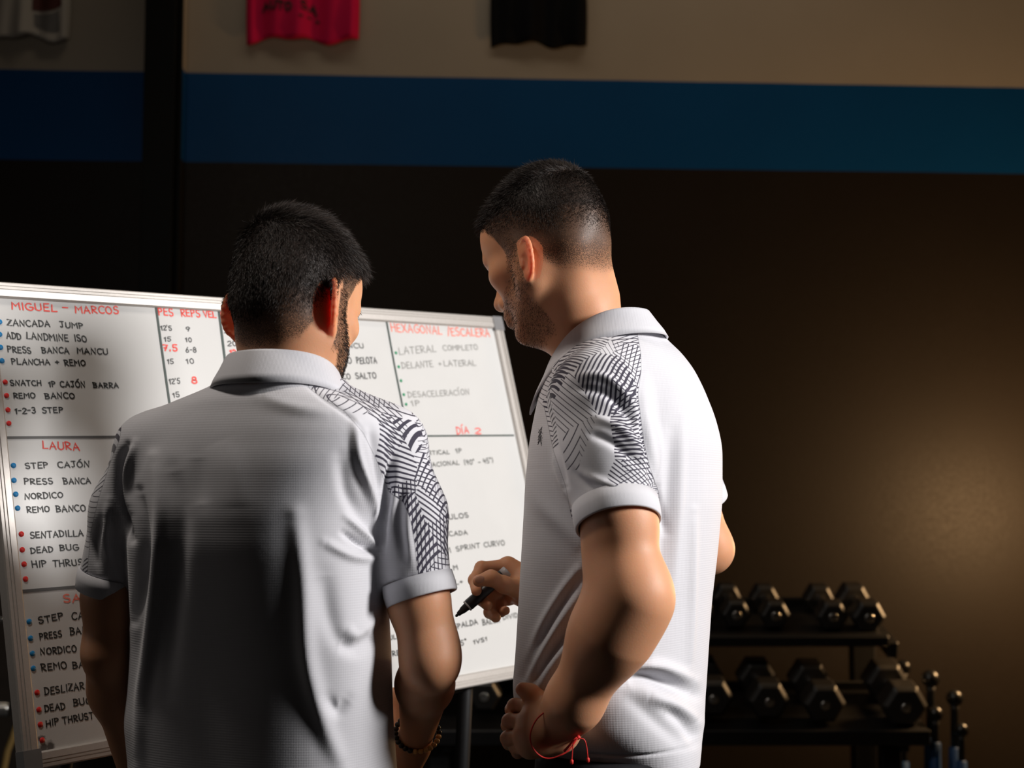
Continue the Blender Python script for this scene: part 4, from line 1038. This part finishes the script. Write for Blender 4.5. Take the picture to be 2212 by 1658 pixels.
# polo shirt
yawL = math.radians(23)
rowsL = [(832, 520, 705, 1.845, .064), (850, 450, 755, 1.845, .080), (880, 375, 830, 1.845, .088), (925, 315, 868, 1.85, .105), (1000, 285, 862, 1.85, .118), (1100, 288, 830, 1.85, .125), (1180, 291, 823, 1.85, .125),
         (1300, 291, 828, 1.855, .118), (1400, 289, 836, 1.86, .112), (1500, 282, 839, 1.865, .112), (1560, 274, 841, 1.87, .115), (1658, 287, 847, 1.875, .12), (1735, 285, 850, 1.88, .122)]
ringsL = torso_rings(rowsL, yawL)
zs = [r[0][2] for r in ringsL]; F = Field((P(150, 900, 1.85)[0], 1.60, zs[-1]-.02), (P(1010, 900, 1.85)[0], 2.10, zs[0]+.05), .003)
F.loft(ringsL, .02, p=2.75)
s0, s1 = P(335, 955, 1.87), P(242, 1240, 1.895)
F.cone(P(560, 860, 1.845), P(322, 965, 1.865), .038, .042, .03); F.cone(P(345, 985, 1.87), P(276, 1100, 1.89), .058, .0455, .016); F.cone(P(276, 1100, 1.89), s1, .0455, .0420, .02, plane=(s1, nrm(s1-P(276, 1100, 1.89))))
t0, t1 = P(820, 960, 1.85), P(901, 1252, 1.815)
F.cone(P(640, 858, 1.845), P(840, 955, 1.845), .038, .048, .03); F.cone(P(815, 990, 1.85), P(876, 1110, 1.835), .067, .051, .016); F.cone(P(876, 1110, 1.835), t1, .051, .0435, .02, plane=(t1, nrm(t1-P(876, 1110, 1.835))))
F.cone(Ln0+[0, 0, .03], Ln1-[0, 0, .01], .058, .060, .004, 'd')
v, f = F.mesh(); v = relax(v, f, 2, .5)
v = folds(v, f, [([(332, 985), (345, 1100), (338, 1250), (322, 1400), (305, 1520), (300, 1658)], 13, .009), ([(372, 1010), (392, 1120), (378, 1300), (360, 1500)], 20, -.006),
    ([(300, 1060), (312, 1160), (308, 1260), (292, 1340)], 11, -.010), ([(275, 960), (258, 1010), (262, 1090), (284, 1165)], 8, -.013), ([(292, 955), (276, 1020), (280, 1100)], 8, .007),
    ([(425, 985), (430, 1045), (436, 1090)], 20, -.003), ([(470, 950), (500, 1030), (505, 1100)], 34, .002),
    ([(850, 990), (838, 1060), (824, 1130), (822, 1190)], 9, -.016), ([(768, 915), (772, 985), (795, 1055), (818, 1120)], 10, .010), ([(800, 925), (815, 1000), (822, 1070)], 10, -.007),
    ([(735, 985), (748, 1060), (775, 1110), (812, 1160)], 15, -.006), ([(748, 1115), (785, 1150), (815, 1180)], 8, .008), ([(740, 1150), (780, 1178), (812, 1192)], 7, -.009), ([(700, 1170), (760, 1200), (815, 1206)], 10, .006),
    ([(640, 1110), (655, 1250), (664, 1420), (700, 1560), (740, 1658)], 20, .008), ([(700, 1240), (712, 1330), (735, 1390)], 22, -.006), ([(735, 1390), (770, 1400), (800, 1365)], 16, -.007), ([(745, 1360), (775, 1370), (810, 1330)], 14, .006),
    ([(705, 1505), (730, 1535), (752, 1510)], 13, -.006), ([(560, 860), (640, 880), (720, 890)], 14, .003), ([(660, 828), (700, 862), (760, 905), (800, 960)], 5, -.003),
    ([(222, 1120), (205, 1180), (212, 1225)], 9, -.006), ([(235, 1080), (228, 1160), (236, 1210)], 9, .005), ([(870, 1040), (862, 1120), (872, 1200)], 10, -.006), ([(884, 1070), (880, 1140), (890, 1220)], 8, .004),
    ], 1.9)
px, py, d = proj(v); N_ = vnormals(v, f); pr = polymask(px, py, [(655, 800), (668, 838), (700, 862), (745, 888), (785, 935), (812, 990), (840, 1062), (872, 1085), (886, 1120), (897, 1180), (905, 1300), (1100, 1300), (1100, 800)])
pr2 = polymask(px, py, [(100, 870), (260, 870), (262, 925), (258, 950), (238, 1000), (212, 1080), (196, 1150), (190, 1220), (186, 1300), (100, 1300)])
front = (v-P(560, 1100, 1.85))@np.array([math.sin(yawL), math.cos(yawL), 0])
shz = v[:, 2] > ring_z(1270, 1.85); pr2 = np.where((front > .05) & shz & (px < 330), 20, pr2); pr = np.where((front > .07) & shz & (px > 800), 20, pr)
shirtL = mesh_obj('polo_shirt', v, f, M_shirt, Lroot, True, {'pr': np.maximum(pr, pr2)})
ax = nrm(t1-P(870, 1110, 1.835)+np.array([.004, 0, 0])); cuff('sleeve_cuff', t1-ax*.001, ax, .0465, .0468, .026, shirtL)
ax = nrm(s1-P(276, 1100, 1.89)); cuff('sleeve_cuff', s1-ax*.001, ax, .0450, .0430, .027, shirtL)
collar(shirtL, P(606, 836, 1.848), P(612, 784, 1.858), (.080, .076), (.071, .070), math.radians(16), .055, .014, leaf=.046, flare=.005, back_lift=.010)
lower_body(Lroot, P(566, 1658, 1.875), yawL, .155, .112, ring_z(1700, 1.87))
# beaded bracelet on the left man's right wrist
wq = P(926, 1425, 1.80); wax = nrm(P(900, 1590, 1.975)-wq); wc = P(900, 1590, 1.975)-wax*.012; e1 = nrm(np.cross(wax, [0, 0, 1])); e2 = np.cross(wax, e1)
M_bead = simple('honey_wood_bead', (.78, .45, .15, 1), .3, nscale=200, namp=.3); M_bdark = simple('black_bead', (.02, .015, .012, 1), .35)
br = empty('beaded_bracelet', wc, 'bracelet of black and honey wooden beads on the wrist of the left man', 'bracelet')
nb = 26; Rb = .0300
for k in range(nb):
    a_ = 2*math.pi*k/nb; c = wc+(e1*math.cos(a_)+e2*math.sin(a_)*.92)*Rb; q = proj(c); light_ = q[2] < proj(wc)[2]+.004 and q[0] > 897
    o = MB().sphere(c, .0042, 10, (1, 1, .92)).build('bead', M_bead if light_ else M_bdark, br, True)
MB().tube([wc+(e1*math.cos(t)+e2*math.sin(t)*.92)*Rb for t in np.linspace(0, 2*math.pi, 40)[:-1]], .0010, 6, True).build('cord', M_bdark, br, True)

# ------------------------------------------------------------------ RIGHT MAN (profile, holding a marker)
Rroot = empty('person', tuple(P(1330, 1658, 2.0)*[1, 1, 0]), 'man on the right in profile, short beard, pale polo, marker in hand, hand on hip', 'person')
RO, RM = head_frame(P(1176, 535, 2.0), math.radians(-47), math.radians(23), math.radians(0)); RM = RM*.93
Rn0, Rn1 = P(1232, 650, 2.0), P(1280, 745, 2.0)
v, f, az, isear, ears = build_head(RO, RM, [Rn0, Rn1], .0580, ear_off=(0, -.008, -.019), ear_s=.90, flare=.36)
zl = ([0, 25, 50, 66, 80, 84, 88, 93, 108, 117, 128, 145, 180], [-.080, -.078, -.070, -.050, -.012, -.016, -.030, -.035, -.03, .022, .048, .062, .070])
bhi = ([86, 104, 112, 122, 135, 150, 180], [.012, .010, -.012, -.036, -.050, -.056, -.056]); blo = ([97, 110, 125, 150, 180], [-.080, -.100, -.125, -.136, -.136])
hm, dens, brd, kk = hair_fields(v, az, isear, zl, .095, blo, bhi, .36, ([0, 50, 80, 100, 130, 180], [-.085, -.075, -.045, -.035, -.02, .03]))
N_ = vnormals(v, f); x, y, z = v.T
length = np.where(dens > .05, .0012+.005*sstep(.45, 1.0, kk)+.010*sstep(.045, .090, z)+.008*sstep(.02, .07, y)*sstep(.05, .08, z), .003)
lay = .30+.45*kk
def combR(p, rg):
    xx, yy, zz = p.T; top = sstep(.05, .10, zz)[:, None]; back = sstep(0, -.06, yy)[:, None]
    return top*np.array([[.1, 1, .25]])+(1-top)*(back*np.array([[0, .05, -1]])+(1-back)*np.array([[0, .75, -.65]]))
head_part = (put(v, RO, RM), f, {'hairmask': hm, 'red': isear*.8})
strands('hair', v, f, N_, dens**1.3, length, combR, lay, 48000, 15, RO, RM, Rroot)
strands('beard', v, f, N_, brd, np.full(len(v), .0040), lambda p, rg: np.tile([[0, .4, -1.]], (len(p), 1)), np.full(len(v), .5), 5000, 16, RO, RM, Rroot, .00035)
eyes(Rroot, RO, RM)
# left arm, hand on the hip
el, wr = P(1360, 1285, 1.780), P(1205, 1572, 1.85)
F = limb_field([P(1300, 1000, 1.84), el, wr, P(1085, 1620, 1.86), P(1180, 1660, 1.80)], .0017, .07)
F.cone(P(1306, 960, 1.87), P(1338, 1130, 1.805), .044, .0455, .01); F.cone(P(1338, 1130, 1.805), el, .0455, .0430, .02); F.ell(P(1384, 1306, 1.78), (.025, .028, .032), .045)
F.ell(P(1310, 1210, 1.805), (.029, .032, .045), .02)
fm = P(1318, 1370, 1.79); F.cone(el, fm, .0445, .0460, .035); F.cone(fm, P(1240, 1515, 1.82), .0460, .0350, .035); F.cone(P(1240, 1515, 1.82), wr, .0355, .0290, .02)
kn = [P(1152, 1526, 1.865), P(1142, 1556, 1.850), P(1136, 1588, 1.840), P(1142, 1614, 1.835)]
fg = [[P(1112, 1524, 1.885), P(1106, 1532, 1.908), P(1120, 1538, 1.92)], [P(1101, 1557, 1.870), P(1098, 1566, 1.897), P(1114, 1570, 1.915)],
      [P(1097, 1594, 1.860), P(1100, 1604, 1.885), P(1118, 1606, 1.905)], [P(1114, 1614, 1.86), P(1118, 1624, 1.885), P(1134, 1622, 1.895)]]
hand(F, P(1198, 1575, 1.852), .036, kn, fg, [P(1188, 1545, 1.86), P(1170, 1512, 1.865), P(1146, 1496, 1.865), P(1128, 1488, 1.865)], fr=.0095)
F.cone(P(1195, 1560, 1.850), P(1160, 1590, 1.838), .026, .022, .02)
v, f = F.mesh(); v = relax(v, f, 2, .4); armL = (v, f, {})
# right arm behind the torso, hand with the marker
el, wr = P(1530, 1185, 2.20), P(1150, 1278, 2.16)
F = limb_field([P(1440, 900, 2.18), el, wr, P(1010, 1215, 2.1), P(1050, 1345, 2.2)], .0016, .055)
F.cone(P(1430, 900, 2.17), el, .048, .036, .02); F.cone(el, el+(wr-el)*.3, .036, .040, .02); F.cone(el+(wr-el)*.3, P(1150, 1275, 2.165), .040, .0265, .03)
kn = [P(1096, 1222, 2.165), P(1090, 1245, 2.185), P(1092, 1268, 2.195), P(1098, 1290, 2.195)]
fg = [[P(1040, 1226, 2.150), P(1025, 1252, 2.135), P(1029, 1275, 2.115)], [P(1046, 1262, 2.165), P(1036, 1292, 2.145), P(1052, 1306, 2.125)],
      [P(1056, 1290, 2.175), P(1058, 1322, 2.155), P(1071, 1333, 2.135)], [P(1074, 1306, 2.18), P(1082, 1320, 2.165), P(1092, 1318, 2.15)]]
hand(F, P(1140, 1270, 2.16), .033, kn, fg, [P(1118, 1272, 2.135), P(1088, 1262, 2.105), P(1061, 1248, 2.090), P(1034, 1254, 2.088)], fr=.0098)
F.cone(P(1135, 1250, 2.165), P(1100, 1228, 2.17), .020, .013, .015)
v, f = F.mesh(); v = relax(v, f, 2, .4); armR = (v, f, {})
v, f, A = join([head_part, armL, armR]); body = mesh_obj('body', v, f, M_skin, Rroot, True, A)
# thumb nail
tn = nrm(P(1034, 1254, 2.0)-P(1061, 1248, 2.0)); R_ = np.stack([tn, nrm(np.cross(FWD, tn)), FWD], 1)
mb = MB(); mb.sphere((0, 0, 0), 1, 12); mb.v = [tuple(P(1036, 1251, 2.0795)+R_@(np.array(q)*[.0075, .0058, .0022])) for q in mb.v]; mb.build('thumb_nail', M_nail, Rroot, True)
# polo shirt
yawR = math.radians(-60)
rowsR = [(718, 1262, 1402, 2.0, .045), (740, 1225, 1448, 2.0, .068), (780, 1195, 1487, 2.0, .088), (830, 1178, 1511, 2.0, .105), (900, 1163, 1539, 2.0, .118), (960, 1153, 1556, 2.0, .122), (1080, 1144, 1558, 2.0, .122),
         (1200, 1137, 1549, 2.0, .118), (1300, 1131, 1537, 2.0, .116), (1400, 1125, 1530, 2.0, .116), (1480, 1118, 1524, 2.0, .118), (1560, 1132, 1516, 2.0, .118), (1610, 1155, 1508, 2.0, .116), (1652, 1180, 1500, 2.0, .11)]
ringsR = torso_rings(rowsR, yawR)
zs = [r[0][2] for r in ringsR]; F = Field((P(1090, 900, 2.0)[0], 1.68, zs[-1]-.02), (P(1600, 900, 2.0)[0], 2.30, zs[0]+.05), .003)
F.loft(ringsR, .02)
a0, a1, a2 = P(1290, 868, 1.88), P(1310, 985, 1.85), P(1329, 1092, 1.813)
F.cone(P(1330, 775, 1.97), P(1292, 860, 1.87), .046, .060, .03); F.cone(a0, a1, .067, .066, .014); F.cone(a1, a2, .066, .0530, .02, plane=(a2, nrm(a2-a1)))
b0, b1 = P(1420, 860, 2.15), P(1490, 1060, 2.18); F.cone(P(1370, 770, 2.03), b0, .046, .060, .03); F.cone(b0, b1, .066, .052, .015, plane=(b1, nrm(b1-b0)))
F.cone(Rn0+[0, 0, .03], Rn1-[0, 0, .0], .055, .057, .004, 'd')
v, f = F.mesh(); v = relax(v, f, 2, .5)
v = folds(v, f, [([(1385, 800), (1388, 880), (1400, 960), (1420, 1050)], 8, -.010), ([(1180, 860), (1195, 960), (1222, 1050)], 8, -.008), ([(1235, 815), (1300, 812), (1350, 850), (1384, 905)], 9, .006), ([(1240, 838), (1310, 850), (1360, 900), (1384, 940)], 9, -.006),
    ([(1280, 900), (1340, 925), (1385, 975)], 9, .005), ([(1275, 935), (1330, 960), (1390, 1010)], 9, -.005), ([(1255, 1020), (1330, 1050), (1395, 1050)], 8, .004), ([(1230, 1010), (1300, 1070), (1390, 1078)], 8, -.004),
    ([(1355, 1468), (1400, 1462), (1450, 1478), (1500, 1500)], 15, -.016), ([(1370, 1440), (1430, 1440), (1500, 1470)], 13, .008), ([(1400, 1500), (1450, 1520), (1505, 1560)], 15, .009), ([(1440, 1530), (1480, 1560), (1500, 1600)], 13, -.010), ([(1350, 1500), (1420, 1560), (1480, 1610)], 16, -.004),
    ([(1262, 1215), (1215, 1280), (1170, 1360), (1140, 1440)], 11, .007), ([(1260, 1270), (1215, 1340), (1170, 1420), (1138, 1480)], 11, .008), ([(1250, 1245), (1200, 1320), (1160, 1395), (1132, 1460)], 10, -.007), ([(1245, 1340), (1190, 1410), (1148, 1480)], 12, -.008), ([(1240, 1370), (1190, 1440), (1160, 1490)], 12, .007),
    ([(1150, 1010), (1165, 1080), (1220, 1140), (1260, 1190)], 20, .005), ([(1475, 900), (1465, 1100), (1450, 1300)], 12, .005), ([(1450, 930), (1440, 1100), (1420, 1280)], 12, -.004), ([(1500, 1100), (1495, 1300), (1490, 1440)], 9, .005), ([(1420, 1260), (1415, 1360), (1400, 1430)], 10, .004),
    ([(1210, 1622), (1300, 1630), (1400, 1630), (1502, 1612)], 3.0, -.003), ([(1400, 1010), (1425, 1080), (1440, 1150)], 8, -.006)], 2.4)
px, py, d = proj(v); pr = polymask(px, py, [(1310, 690), (1372, 695), (1384, 760), (1385, 800), (1378, 850), (1384, 900), (1392, 960), (1404, 1010), (1422, 1060), (1430, 1120), (1235, 1120), (1222, 1050), (1196, 975), (1176, 880), (1150, 850), (1180, 800)])
pr = np.where(d > 2.02, -20, pr); far = (v-P(1420, 900, 2.1)); inz = (v[:, 2] > ring_z(1115, 2.15)) & (far@np.array([.5, .87, 0]) > .005); pr = np.where(inz, 20, pr)
shirtR = mesh_obj('polo_shirt', v, f, M_shirt, Rroot, True, {'pr': pr})
ax = nrm(a2-a1); cuff('sleeve_cuff', a2-ax*.003, ax, .0560, .0555, .030, shirtR)
ax = nrm(b1-b0); cuff('sleeve_cuff', b1-ax*.001, ax, .053, .053, .026, shirtR)
collar(shirtR, P(1303, 742, 2.0), P(1291, 703, 2.0), (.076, .078), (.069, .070), math.radians(-60), .085, .010, leaf=.040, flare=.010, back_lift=.018)
lower_body(Rroot, P(1335, 1658, 2.0), yawR, .150, .106, ring_z(1615, 2.0))

# small woven emblem on the chest, beside the sleeve
from mathutils.bvhtree import BVHTree
bvh = BVHTree.FromPolygons(v.tolist(), f.tolist())
mb = MB()
for k, (ya, yb_) in enumerate(((922, 934), (926, 944), (932, 950), (940, 956), (946, 960))):
    for (xa, ya_, xb, yb2) in ((1171-k*.5, ya, 1163-k*.3, yb_), (1163+k, ya+4, 1172-k*.6, yb_+2)):
        pts = []
        for t in (0, .35, .7, 1):
            q = P(xa+(xb-xa)*t, ya_+(yb2-ya_)*t, 1.0)-CAM; h = bvh.ray_cast(Vector(CAM), Vector(nrm(q)))
            if h[0] is not None: pts.append(np.array(h[0])-nrm(q)*.0008)
        if len(pts) > 1: ribbon(mb, pts, .0011, -nrm(q), .0)
if mb.v: mb.build('chest_emblem', simple('dark_grey_emblem_thread', (.06, .06, .07, 1), .7), shirtR)

# marker pen in the hand
M_pen = simple('black_marker_plastic', (.008, .008, .010, 1), .35, nscale=200, bump=0); M_pcap = simple('grey_end_plug', (.38, .37, .38, 1), .4, bump=0); M_felt = simple('black_felt', (.01, .01, .01, 1), .9)
pt, pe = P(984, 1331, 2.115), P(1096, 1232, 2.135); ax = nrm(pe-pt); L_ = np.linalg.norm(pe-pt)
pen = empty('marker_pen', (pt+pe)/2, 'black whiteboard marker held in the hand of the right-hand man', 'marker')
MB().lathe(pt, ax, [(0, .0012), (.002, .0022), (.006, .0024)], 16).build('felt_tip', M_felt, pen, True)
MB().lathe(pt, ax, [(.005, .0034), (.012, .0044), (.0125, .0052), (.022, .0062), (.0225, .0072)], 24).build('nose', M_pen, pen, True)
MB().lathe(pt, ax, [(.0225, .0084), (.0232, .0088), (.0245, .0088), (.025, .0086)], 24).build('ring', M_pcap, pen, True)
MB().lathe(pt, ax, [(.025, .0082), (.026, .0088), (L_-.010, .0088), (L_-.0095, .0084)], 28).build('barrel', M_pen, pen, True)
MB().lathe(pt, ax, [(L_-.0095, .0086), (L_-.001, .0086), (L_, .0078)], 24).build('end_plug', M_pcap, pen, True)
# red cord bracelet with two tassel ends
M_red = simple('red_cord', (.62, .018, .012, 1), .6, nscale=900, bump=.4)
rc = empty('cord_bracelet', P(1205, 1590, 1.84), 'thin red knotted cord bracelet with two hanging ends on the right-hand man', 'bracelet')
loop = smooth_poly([(1186, 1530), (1160, 1552), (1146, 1582), (1148, 1608), (1162, 1628), (1180, 1637), (1202, 1634), (1228, 1620), (1246, 1596)], 6)
dd = np.interp(np.linspace(0, 1, len(loop)), [0, .3, .55, .8, 1], [1.815, 1.808, 1.806, 1.805, 1.812])
near = [P(q[0], q[1], d_) for q, d_ in zip(loop, dd)]
farp = [P(x_, y_, d_) for x_, y_, d_ in ((1246, 1590, 1.84), (1236, 1570, 1.87), (1215, 1545, 1.885), (1195, 1530, 1.86))]
MB().tube(near+farp, .0010, 7, True).build('cord', M_red, rc, True)
MB().tube([P(x_, y_, 1.803) for x_, y_ in ((1218, 1622), (1226, 1614), (1238, 1600), (1247, 1593))], .0017, 8).build('braid', M_red, rc, True)
MB().sphere(P(1249, 1592, 1.805), .0030, 12).build('knot', M_red, rc, True)
for pts in ([(1247, 1594), (1240, 1600), (1237, 1615), (1235, 1642)], [(1251, 1594), (1262, 1597), (1267, 1612), (1270, 1638)]):
    MB().tube([P(x_, y_, 1.80) for x_, y_ in smooth_poly(pts, 5)], .0008, 6).build('tassel', M_red, rc, True)
    MB().lathe(P(pts[-1][0], pts[-1][1]-3, 1.80), (0, 0, -1), [(0, .0008), (.0015, .0022), (.005, .0022), (.0065, .001)], 10).build('tassel_knot', M_red, rc, True)
